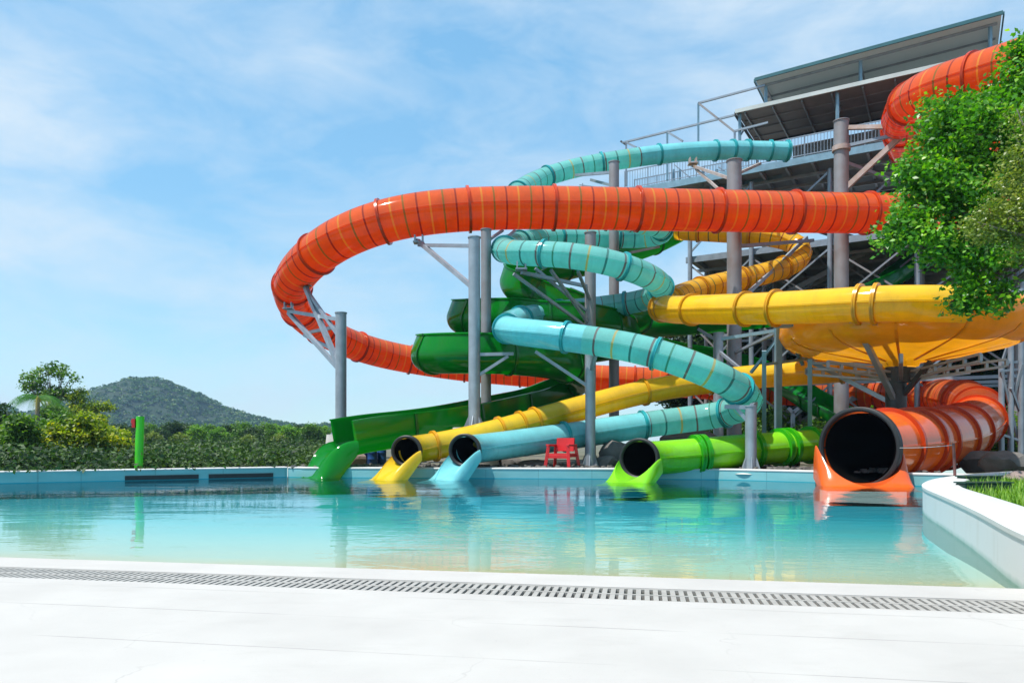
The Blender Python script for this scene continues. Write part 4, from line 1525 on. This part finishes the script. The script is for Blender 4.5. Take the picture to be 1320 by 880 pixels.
# palm
pb = Vector((*at(46, 600, 47).xy, GZ))
palm = thing('palm_tree', 'palm with drooping bright green fronds in front of the airy tree', 'palm', pb)
mb = MB()
ptop = pb + Vector((.15, 0, 3.75))
limb(mb, [pb, pb + Vector((.05, 0, 1.2)), pb + Vector((.1, 0, 2.4)), ptop], .17, .12)
mb.build('trunk', M['bark_pale'], palm, 60)
for k in range(13):
    a = 2 * math.pi * k / 13 + rng.uniform(-.1, .1)
    ln_ = rng.uniform(1.7, 2.3)
    up = rng.uniform(.35, .95)
    P_, n_ = [], 22
    v, fc = [], []
    for i in range(n_ + 1):
        u = i / n_
        r_ = ln_ * u
        z = up * 1.5 * u - (1.5 + up * .55) * u * u
        P_.append(Vector((math.cos(a) * r_ * .85, math.sin(a) * r_ * .85, z)) + ptop)
    for i in range(1, n_):
        t_ = (P_[i + 1] - P_[i - 1]).normalized()
        sd = t_.cross(Vector((0, 0, 1))).normalized()
        lw = .48 * math.sin(math.pi * min(1, i / n_ * .9 + .1)) + .05
        for sg in (-1, 1):
            e = P_[i] + sd * sg * lw * .6 + t_ * .2 - Vector((0, 0, 1.1 * lw))
            j = len(v)
            v += [P_[i] - t_ * .022, P_[i] + t_ * .022, e]
            fc.append((j, j + 1, j + 2))
    o = mesh_obj('frond', v, fc, M['leaf_palm'], palm)
    at_ = o.data.attributes.new('tint', 'FLOAT', 'FACE')
    tt_ = .98 if k in (3, 11) else rng.uniform(.2, .8)
    at_.data.foreach_set('value', np.full(len(fc), tt_, dtype=np.float32))

# --- the far tree line: four kinds, copied with labels of their own
GT = 'far line of trees beyond the left pool wall'
kinds = {}
for nm, lm in (('dark', 'leaf_dark'), ('mid', 'leaf_mid'), ('bright', 'leaf_bright'), ('yellow', 'leaf_olive')):
    kinds[nm] = dict(lm=lm)
tl = [(152, 128, 5.2, 'dark', 'dark tree just left of the green pole in the far tree line'), (172, 140, 5.4, 'dark', 'dark tree directly behind the green pole'),
      (192, 135, 5.6, 'mid', 'mid green tree just right of the green pole in the far tree line'), (207, 126, 4.6, 'dark', 'small dark tree second to the right of the green pole'),
      (222, 138, 5.9, 'dark', 'dark tree under the left shoulder of the hill'), (240, 142, 6.4, 'dark', 'tallest dark tree of the far line, under the hill top'),
      (253, 130, 5.0, 'bright', 'light green spreading tree under the hill top'), (268, 136, 5.4, 'mid', 'mid green tree between two light ones, above the gap in the wall slots'),
      (283, 126, 4.6, 'bright', 'light green tree above the left end of the second wall slot'), (297, 140, 6.2, 'dark', 'broad dark tree where the hill slope meets the tree line'),
      (312, 138, 6.0, 'mid', 'mid green tree above the middle of the second wall slot'), (327, 128, 5.0, 'dark', 'dark tree above the right end of the second wall slot'),
      (343, 134, 5.8, 'mid', 'rounded green tree left of the bright yellow-green crowns'), (356, 138, 6.0, 'bright', 'bright yellow-green crown, left one of the bright pair near the green flume'),
      (372, 132, 5.6, 'bright', 'bright yellow-green crown, right one of the bright pair near the green flume'), (388, 138, 5.4, 'dark', 'dark tree nearest the green flume lip'),
      (402, 126, 4.9, 'mid', 'mid green tree just left of the short grey column'), (418, 140, 5.6, 'bright', 'light tree seen just right of the short grey column'),
      (232, 118, 3.3, 'yellow', 'olive shrub low in front of the tallest dark tree'), (320, 116, 3.2, 'yellow', 'olive shrub low in front of the trees above the second slot'), (360, 114, 3.0, 'yellow', 'olive shrub low below the bright crowns'), (197, 116, 3.2, 'yellow', 'olive shrub low beside the green pole')]
for px, Y, h, kd, lb in tl:
    Y, h = Y * .72, h * .64
    base = (*at(px, 600, Y).xy, GZ)
    K = kinds[kd]
    if 'src' not in K:
        bb = [(0, 0, 3.3, 1.7, 1.6, 1.2), (-1.1, .2, 2.6, 1.1, 1.1, 1.0), (1.2, -.2, 2.7, 1.2, 1.1, 1.0), (.2, -.5, 1.4, 2.1, 1.6, 1.3), (-.6, .4, .8, 2.0, 1.5, .8)]
        K['src'] = tree('broadleaf_tree', lb, 'tree', base, bb, 260, 36, .26, .32, K['lm'], 'bark', .14, .5, GT)
        K['h'] = 4.6
        for v_ in (h / 4.6,):
            K['src'].scale = (v_,) * 3
        # children were built in world space: keep them where they are under the scaled root
    else:
        tree_copy(K['src'], lb, base, h / 4.6, rng.uniform(0, 6.28))

# --- trees behind the tower
GB = 'trees behind the slide tower'
src = None
tb = [(895, 55, 1.0, 'first dark tree from the left behind the tower legs'), (950, 53, .93, 'second dark tree from the left behind the tower legs'), (1005, 56, 1.08, 'dark tree behind the tower, left of the tallest column'),
      (1060, 54, .98, 'dark tree behind the tower, between the thick column and the tallest one'), (1120, 53, 1.05, 'dark tree behind the tower, right of the tallest column'), (1180, 50, 1.0, 'dark tree behind the middle of the yellow bowl'),
      (1245, 46, 1.0, 'dark tree behind the right half of the yellow bowl'), (1310, 43, 1.05, 'dark tree behind the pale lattice frame at the right edge'), (1375, 41, 1.1, 'dark tree at the right border behind the glossy tree')]
for px, Y, s_, lb in tb:
    base = (*at(px, 600, Y).xy, GZ)
    if src is None:
        bb = [(0, 0, 7.5, 2.6, 2.4, 2.6), (-1.4, 0, 5, 2.0, 2, 2.2), (1.5, .3, 5.2, 2.1, 2, 2.2), (.2, -.6, 2.6, 2.5, 2.0, 2.3), (-.3, -.4, 9.4, 1.6, 1.6, 1.5)]
        src = tree('forest_tree', lb, 'tree', base, bb, 520, 40, .30, .30, 'leaf_dark', 'bark', .22, .45, GB)
    else:
        tree_copy(src, lb, base, s_, rng.uniform(0, 6.28))
sb = None
for px, Y, s_, lb in [(930, 36, 1, 'low mid green shrub under the turquoise tube near the thick column'), (1045, 34, .9, 'low shrub under the white forked trestle'), (1000, 40, 1.2, 'leafy shrub between the tower legs behind the yellow tube'), (1290, 30, 1.1, 'low shrub at the foot of the pale lattice frame'), (1110, 37, 1.1, 'low shrub behind the big orange mouth')]:
    base = (*at(px, 600, Y).xy, GZ)
    if sb is None:
        sb = tree('shrub', lb, 'shrub', base, [(0, 0, 1.1, 1.6, 1.1, 1.0), (.8, 0, 1.5, .9, .8, .7)], 130, 36, .2, .18, 'leaf_mid', 'bark', .06, .4, 'shrubs under the tower')
    else:
        tree_copy(sb, lb, base, s_, rng.uniform(0, 6.28))

# --- hills
def hill(name, X0, Y0, peaks, half, n, depth_, zmul=1):
    nx, ny = n, n // 3
    v, fc = [], []
    hx = np.linspace(X0 - half, X0 + half, nx)
    hy = np.linspace(Y0 - depth_, Y0 + depth_, ny)
    bump = rng.uniform(-1, 1, (ny, nx))
    for _ in range(2):
        bump[1:-1, 1:-1] = (bump[1:-1, 1:-1] * 2 + bump[:-2, 1:-1] + bump[2:, 1:-1] + bump[1:-1, :-2] + bump[1:-1, 2:]) / 6
    Z = np.zeros((ny, nx))
    for (px_, py_, h_, sx, sy) in peaks:
        gx = np.exp(-np.abs((hx - px_) / sx) ** 2.3)
        gy = np.exp(-((hy - py_) / sy) ** 2)
        Z = np.maximum(Z, h_ * gy[:, None] * gx[None, :]) if False else Z + h_ * gy[:, None] * gx[None, :]
    big = rng.uniform(-1, 1, (ny // 8 + 3, nx // 8 + 3))
    yi, xi = np.arange(ny) / 8, np.arange(nx) / 8
    tmp = np.stack([np.interp(xi, np.arange(big.shape[1]), r_) for r_ in big])
    big = np.stack([np.interp(yi, np.arange(big.shape[0]), tmp[:, c_]) for c_ in range(nx)], 1)
    for _ in range(14):
        big[1:-1, 1:-1] = (big[1:-1, 1:-1] * 2 + big[:-2, 1:-1] + big[2:, 1:-1] + big[1:-1, :-2] + big[1:-1, 2:]) / 6
    Z = Z + bump * 5.0 * np.clip(Z / 12, 0, 1) + big * 7.0 * np.clip(Z / 25, 0, 1)
    Z = Z + GZ - 1.0
    for j in range(ny):
        for i in range(nx):
            v.append((hx[i], hy[j], Z[j, i]))
    for j in range(ny - 1):
        for i in range(nx - 1):
            fc.append((j * nx + i, j * nx + i + 1, (j + 1) * nx + i + 1, (j + 1) * nx + i))
    m_ = simple('hill_undergrowth', (.012, .035, .010), .9, 0, .25, .05)
    o = mesh_obj(name, v, fc, m_, None, True)
    o['kind'] = 'structure'
    return hx, hy, Z


Yh = 700
hx, hy, Z = hill('hill', -305, Yh, [(-374, Yh, 48, 80, 100), (-318, Yh + 15, 16, 80, 90), (-205, Yh + 40, 16, 105, 80), (-60, Yh + 60, 12, 120, 80), (-470, Yh + 40, 8, 90, 80)], 420, 240, 190)


def scatter_forest(name, hx, hy, Z, n, size, mat_, zmin=3, dmax=20):
    I = rng.uniform(0, len(hx) - 1.001, n)
    J = rng.uniform(0, (len(hy) - 1) * .62, n)
    i0, j0 = I.astype(int), J.astype(int)
    z = Z[j0, i0]
    keep = z > zmin
    x = np.interp(I, np.arange(len(hx)), hx)[keep]
    y = np.interp(J, np.arange(len(hy)), hy)[keep]
    z = z[keep]
    sc_ = rng.uniform(.6, 1.35, len(x)) * size
    per = 16
    cs, tn = [], []
    for k in range(len(x)):
        q_ = rng.normal(size=(per, 3))
        q_ /= np.linalg.norm(q_, axis=1)[:, None]
        q_[:, 2] = abs(q_[:, 2])
        cs.append(np.array([x[k], y[k], z[k]]) + q_ * sc_[k] * np.array([1, 1, .9]))
        tn.append(np.full(per, np.clip(rng.normal(.42, .25), 0, 1)))
    o = leaf_mesh(name, np.concatenate(cs), size * 1.0, M[mat_], None, tint_bias=np.concatenate(tn))
    o['kind'] = 'stuff'
    return o


scatter_forest('forest', hx, hy, Z, 17000, 2.0, 'hill_leaf')
hx, hy, Z = hill('distant_hill', -800, 900, [(-690, 900, 56, 95, 120), (-640, 905, 10, 60, 90)], 330, 130, 200)
scatter_forest('distant_forest', hx, hy, Z, 4500, 2.6, 'hill_leaf')

# ------------------------------------------------------------------ lawn, rocks and small things
lawn_line = offset_line(right_w, -.56)
lp = [(p.x, p.y) for p in lawn_line[9:-2]] + [(14.5, 17.5), (16, 12), (8, 6)]
lg, nt, out = mat('lawn_soil')
b = N(nt, 'ShaderNodeBsdfPrincipled', Roughness=.95)
L(nt, ramp(nt, noise(nt, 3, 6), [(.35, (.06, .13, .015)), (.65, (.13, .20, .03))]), b.inputs['Base Color'])
L(nt, b.outputs[0], out.inputs[0])
lawn = fill_poly('lawn', [lp], lg, lambda c: GZ + .03, 'structure')
from mathutils.geometry import tessellate_polygon
tris = tessellate_polygon([[Vector((p[0], p[1], 0)) for p in lp]])
ar = []
for t in tris:
    a, b_, c_ = [Vector(lp[i]) for i in t]
    ar.append(abs((b_ - a).cross(c_ - a)) / 2)
ar = np.array(ar)
v, fc, tint = [], [], []
for k in range(26000):
    t = tris[rng.choice(len(tris), p=ar / ar.sum())] if k % 4 == 0 else t
    a, b_, c_ = [Vector(lp[i]) for i in t]
    u_, w_ = rng.uniform(), rng.uniform()
    if u_ + w_ > 1:
        u_, w_ = 1 - u_, 1 - w_
    p = a + (b_ - a) * u_ + (c_ - a) * w_
    if p.y < 6.5:
        continue
    an = rng.uniform(0, 6.28)
    hgt_ = rng.uniform(.05, .16) * (1.8 if rng.uniform() < .06 else 1)
    wd = .008
    j = len(v)
    bx, by = math.cos(an), math.sin(an)
    v += [(p.x - by * wd, p.y + bx * wd, GZ + .03), (p.x + by * wd, p.y - bx * wd, GZ + .03), (p.x + bx * hgt_ * .5, p.y + by * hgt_ * .5, GZ + .03 + hgt_)]
    fc.append((j, j + 1, j + 2))
    tint.append(np.clip(rng.normal(.5, .25), 0, 1))
gr = mesh_obj('grass', v, fc, M['grass'])
a = gr.data.attributes.new('tint', 'FLOAT', 'FACE')
a.data.foreach_set('value', np.array(tint, dtype=np.float32))
tag(gr, 'bright green grass on the lawn inside the curved white wall', 'grass', kind='stuff')


def rock_mesh(r_, seed, squash=.6):
    bm = bmesh.new()
    bmesh.ops.create_icosphere(bm, subdivisions=3, radius=1)
    rs = np.random.default_rng(seed)
    K = [(Vector(rs.normal(size=3)).normalized(), rs.uniform(.55, .9)) for _ in range(14)]
    for v_ in bm.verts:
        d = v_.co.normalized()
        l = 1.0
        for n_, h_ in K:
            dd = d.dot(n_)
            if dd > h_:
                l = min(l, h_ / dd)
        v_.co = d * l * (1 + rs.normal() * .012)
        v_.co = Vector((v_.co.x * r_[0], v_.co.y * r_[1], v_.co.z * r_[2]))
    return bm


def rock(label, pos, r_, seed, m, group='rocks behind the pool wall'):
    bm = rock_mesh(r_, seed)
    me = bpy.data.meshes.new('rock')
    bm.to_mesh(me)
    bm.free()
    me.materials.append(M[m])
    o = bpy.data.objects.new('rock', me)
    COL.objects.link(o)
    o.location = pos
    smooth_by_angle(o, 28)
    tag(o, label, 'rock', group)
    return o


for px, Y, rr, sd, m, lb in [(655, 25.5, (.5, .5, .3), 1, 'rock', 'flat grey rock under the turquoise tube, left of the red chair'), (690, 24.6, (.6, .4, .22), 2, 'rock_pink', 'low brownish slab of rock under the red chair'),
                             (800, 24.8, (.75, .6, .75), 3, 'rock', 'big dark boulder between the column and the lime mouth'), (782, 24.2, (.5, .4, .4), 4, 'rock', 'smaller boulder touching the column foot by the red chair'),
                             (885, 27.2, (1.6, .8, 1.0), 5, 'rock', 'long grey boulder behind the lime tube'), (940, 26.2, (.9, .6, .85), 6, 'rock', 'grey boulder left of the post with a side arm'),
                             (1012, 24.8, (.5, .4, .3), 7, 'rock_pink', 'small pale rock right of the post with a side arm'), (1268, 22.2, (1.0, .7, .55), 8, 'rock', 'dark flat rock under the right bend of the orange tube'),
                             (1296, 20.5, (.7, .6, .45), 9, 'rock', 'large grey boulder behind the lawn at the right edge'), (440, 27.5, (1.2, .6, .55), 10, 'rock_pink', 'pinkish rock behind the green flume lip'),
                             (452, 25.3, (.7, .45, .48), 12, 'rock_pink', 'pale rock just left of the blue barrels')]:
    p = at(px, 600, Y)
    rock(lb, (p.x, p.y, GZ + rr[2] * .35), rr, sd, m)
p = onz(1312, 616, GZ + .1)
rock('pinkish stone lying in the grass of the lawn', (p.x, p.y, GZ + .1), (.42, .25, .2), 11, 'rock_pink')
# rubble along the foot of the slides
cs = []
v, fc = [], []
for k in range(900):
    u_ = rng.uniform(-7, 11)
    y_ = 22.9 - .07 * u_ + abs(rng.normal(0, 1.6)) if u_ < 6.5 else 21.6 - .8 * (u_ - 6.5) + .5 + abs(rng.normal(0, 1.5))
    s_ = rng.uniform(.03, .11)
    j = len(v)
    q_ = [Vector(rng.normal(size=3)).normalized() * s_ for _ in range(4)]
    base = Vector((u_, y_, GZ + s_ * .4))
    for (dx, dy, dz) in ((-1, -1, -.5), (1, -1, -.5), (1, 1, -.5), (-1, 1, -.5), (-.7, -.6, .6), (.6, -.7, .7), (.7, .6, .5), (-.6, .7, .65)):
        v.append(base + Vector((dx * s_ * rng.uniform(.6, 1.2), dy * s_ * rng.uniform(.6, 1.2), dz * s_ * rng.uniform(.6, 1.2))))
    fc += [tuple(j + i for i in f) for f in ((0, 3, 2, 1), (4, 5, 6, 7), (0, 1, 5, 4), (1, 2, 6, 5), (2, 3, 7, 6), (3, 0, 4, 7))]
rb = mesh_obj('rubble', v, fc, M['rock'])
tag(rb, 'loose grey stones on the ground behind the far pool wall', 'rubble', kind='stuff')

# red plastic armchair, splayed legs, seen from behind at an angle
cp = at(724, 600, 23.2)
chair = thing('armchair', 'red plastic armchair with splayed legs on the far edge of the pool', 'chair', (cp.x, cp.y, .29))
rot = Matrix.Rotation(R(-28), 3, 'Z')


def cpt(x, y, z):
    return Vector((cp.x, cp.y, .33)) + rot @ Vector((x, y, z))


def slat(name, a, b, w, h):
    mb = MB()
    mb.bar(a, b, w, h)
    o = mb.build(name, M['red'], chair)
    bv = o.modifiers.new('bevel', 'BEVEL')
    bv.width = .012
    bv.segments = 2
    return o


for sx in (-1, 1):
    slat('leg', cpt(.40 * sx, -.36, 0), cpt(.33 * sx, -.27, .66 if sx < 9 else .6), .10, .09)
    slat('leg', cpt(.42 * sx, .40, 0), cpt(.34 * sx, .30, .66), .10, .09)
    slat('armrest', cpt(.34 * sx, -.33, .68), cpt(.34 * sx, .33, .68), .11, .06)
    slat('side_rail', cpt(.36 * sx, -.29, .36), cpt(.36 * sx, .32, .36), .07, .10)
mb = MB()
mb.box(cpt(0, 0, .40), (.66, .62, .05), rot)
mb.build('seat', M['red'], chair)
mb = MB()
mb.box(cpt(.0, .30, .70), (.60, .06, .42), rot @ Matrix.Rotation(R(-8), 3, 'X'))
mb.build('backrest', M['red'], chair)
slat('front_rail', cpt(-.33, -.29, .33), cpt(.33, -.29, .33), .07, .12)

# green pole with a red box
pp = at(180, 600, 23.0)
ps = Vector((-11.15, 21.6, 0))
k = (180 - CX) / F
ps = Vector((k * 21.75, 21.75, GZ))
pole = thing('pole', 'bright green pole with a small red box near its top, behind the left wall', 'pole', ps)
zt = CH + (HY - 536.5) / F * 21.75
mb = MB()
mb.rod(ps - Vector((0.03, 0, 0)), Vector((ps.x + .02, ps.y, zt)), .115, .115, 20)
mb.build('post', M['poleg'], pole, 40)
mb = MB()
mb.rod((ps.x + .02, ps.y, zt), (ps.x + .02, ps.y, zt + .02), .10, .08, 20)
mb.build('cap', M['darkgreen_box'], pole, 40)
mb = MB()
mb.box((ps.x - .135, ps.y - .04, zt - .20), (.09, .14, .26))
mb.box((ps.x - .19, ps.y - .04, zt - .15), (.05, .08, .09))
mb.build('box', M['red'], pole)

# brown rod with a cord at the curved wall
rp = onz(1231, 613, .42)
rod_ = thing('rod', 'thin brown rod standing on the curved white wall, tied to a cord', 'post', rp)
mb = MB()
zt = CH + (HY - 572) / F * rp.y
mb.rod(rp - Vector((0, 0, .02)), (rp.x - .03, rp.y, zt + .02), .028, .026, 14)
mb.build('shaft', M['rod'], rod_, 40)
mb = MB()
a = Vector((rp.x - .03, rp.y, zt - .02))
b_ = at(1160, 577, 17.6)
pts = [a.lerp(b_, i / 10) - Vector((0, 0, .02 * math.sin(math.pi * i / 10))) for i in range(11)]
limb(mb, pts, .006, .006)
mb.build('cord', M['coping'], rod_, 40)

# blue barrels behind the green flume lip
for i, (px, Y, lb) in enumerate([(468, 26.2, 'blue plastic barrel, leftmost of the three under the green flume'), (480, 26.0, 'blue plastic barrel, middle one of the three under the green flume'), (492, 26.3, 'blue plastic barrel, rightmost of the three under the green flume')]):
    p = at(px, 600, Y)
    t = thing('barrel', lb, 'barrel', (p.x, p.y, GZ), 'blue barrels under the green flume')
    v, fc = [], []
    pr = [(.0, 0), (.15, 0), (.165, .03), (.165, .2), (.175, .22), (.165, .24), (.165, .4), (.175, .42), (.165, .44), (.165, .6), (.15, .63), (.15, .615), (0, .615)]
    n = 24
    for kk in range(n):
        a_ = 2 * math.pi * kk / n
        for (r_, z) in pr:
            v.append((p.x + r_ * math.cos(a_), p.y + r_ * math.sin(a_), GZ + z * 1.1))
    for kk in range(n):
        for j in range(len(pr) - 1):
            k2 = (kk + 1) % n
            fc.append((kk * len(pr) + j, k2 * len(pr) + j, k2 * len(pr) + j + 1, kk * len(pr) + j + 1))
    o = mesh_obj('drum', v, fc, M['bluep'], t)
    smooth_by_angle(o, 40)
    mb = MB()
    mb.rod((p.x + .08, p.y, GZ + .676), (p.x + .08, p.y, GZ + .71), .03, None, 12)
    mb.build('bung', M['black'], t, 40)

# dark green low boxes in the lawn by the curved wall
for px, py, w_, lb in ((1262, 624, .75, 'dark green edging box in the grass, further back by the curved wall'), (1268, 634, .8, 'dark green edging box in the grass, nearer the curved wall top')):
    p = onz(px, py, GZ + .03)
    t = thing('edging_box', lb, 'box', (p.x, p.y, GZ + .03), 'green boxes in the lawn')
    mb = MB()
    mb.box((p.x, p.y, GZ + .10), (w_, .22, .14), Matrix.Rotation(.15, 3, 'Z'))
    o = mb.build('body', M['darkgreen_box'], t)
    bv = o.modifiers.new('bevel', 'BEVEL')
    bv.width = .015
    mb = MB()
    mb.box((p.x, p.y, GZ + .18), (w_ + .03, .25, .02), Matrix.Rotation(.15, 3, 'Z'))
    mb.build('lid', M['darkgreen_box'], t)

# ------------------------------------------------------------------ air
hz = mesh_obj('haze', [(x, y, z) for x in (-1400, 1000) for y in (-60, 1300) for z in (-3, 90)], [(0, 1, 3, 2), (4, 6, 7, 5), (0, 4, 5, 1), (2, 3, 7, 6), (0, 2, 6, 4), (1, 5, 7, 3)], None or M['coping'])
hz.data.materials.clear()
hm, nt, out = mat('haze_air')
pv = N(nt, 'ShaderNodeVolumePrincipled', Density=.00025, Anisotropy=.2)
pv.inputs['Color'].default_value = (.42, .68, 1.0, 1)
L(nt, pv.outputs[0], out.inputs['Volume'])
hz.data.materials.append(hm)
hz['kind'] = 'stuff'
hz['label'] = 'thin bluish air between the pool and the hills'
hz['category'] = 'haze'
USE_HAZE = True
if not USE_HAZE:
    bpy.data.objects.remove(hz)

# ------------------------------------------------------------------ light, sky, camera
SUN_EL, SUN_AZ = R(66), R(245)        # azimuth measured from +Y towards +X
w = bpy.data.worlds.new('World')
SC.world = w
w.use_nodes = True
nt = w.node_tree
for n in list(nt.nodes):
    nt.nodes.remove(n)
out = nt.nodes.new('ShaderNodeOutputWorld')
bg = N(nt, 'ShaderNodeBackground', Strength=.105)
sky = nt.nodes.new('ShaderNodeTexSky')
sky.sky_type = 'NISHITA'
sky.sun_disc = False
sky.sun_elevation = SUN_EL
sky.sun_rotation = SUN_AZ
sky.air_density = 1.0
sky.dust_density = .4
sky.ozone_density = 1.0
tc = N(nt, 'ShaderNodeTexCoord')
mp = N(nt, 'ShaderNodeMapping')
mp.inputs['Scale'].default_value = (1.0, 1.0, 2.6)
mp.inputs['Rotation'].default_value = (R(8), R(-14), R(20))
L(nt, tc.outputs['Generated'], mp.inputs[0])
n1 = N(nt, 'ShaderNodeTexNoise', Scale=2.1, Detail=8, Roughness=.55, Distortion=.5)
L(nt, mp.outputs[0], n1.inputs['Vector'])
n2 = N(nt, 'ShaderNodeTexNoise', Scale=7, Detail=8, Roughness=.6, Distortion=.8)
L(nt, mp.outputs[0], n2.inputs['Vector'])
cf = math_n(nt, 'ADD', math_n(nt, 'MULTIPLY', n1.outputs['Fac'], .75), math_n(nt, 'MULTIPLY', n2.outputs['Fac'], .25))
cf = ramp(nt, cf, [(.41, G(0)), (.52, G(.38)), (.66, G(.95))])
skt = mix_rgb(nt, 1.0, sky.outputs[0], (.86, 1.15, 1.08), 'MULTIPLY')
sz = N(nt, 'ShaderNodeSeparateXYZ')
L(nt, tc.outputs['Generated'], sz.inputs[0])
grad = ramp(nt, sz.outputs[2], [(0, (3.6, 4.7, 5.2)), (.12, (2.6, 4.1, 5.2)), (.3, (1.6, 3.4, 5.3)), (.6, (1.2, 3.0, 5.1))])
skt = mix_rgb(nt, .65, skt, grad)
skc = mix_rgb(nt, cf, skt, (4.1, 4.8, 5.4))
L(nt, skc, bg.inputs[0])
L(nt, bg.outputs[0], out.inputs[0])

sd = bpy.data.lights.new('sun', 'SUN')
sd.energy = 4.2
sd.angle = R(.5)
sd.color = (1.0, .955, .88)
so = bpy.data.objects.new('sun', sd)
COL.objects.link(so)
dirv = Vector((math.sin(SUN_AZ) * math.cos(SUN_EL), math.cos(SUN_AZ) * math.cos(SUN_EL), math.sin(SUN_EL)))
so.rotation_euler = dirv.to_track_quat('Z', 'Y').to_euler()
so.location = dirv * 80

cd = bpy.data.cameras.new('camera')
cd.sensor_width = 36
cd.lens = 36 * F / 1320
cd.shift_y = (HY - 440) / 1320
cd.clip_end = 5000
cd.clip_start = .05
co = bpy.data.objects.new('camera', cd)
COL.objects.link(co)
co.location = (0, 0, CH)
co.rotation_euler = (R(90), 0, 0)
SC.camera = co

vs = SC.view_settings
vs.view_transform = 'Standard'
vs.look = 'None'
vs.gamma = 1
vs.exposure = .8
vs.use_curve_mapping = False
cy = SC.cycles
cy.use_denoising = True
cy.max_bounces = 8
cy.diffuse_bounces = 6
cy.glossy_bounces = 4
cy.transmission_bounces = 4
cy.transparent_max_bounces = 12
cy.volume_bounces = 0
cy.caustics_reflective = False
cy.caustics_refractive = False
cy.sample_clamp_indirect = 6
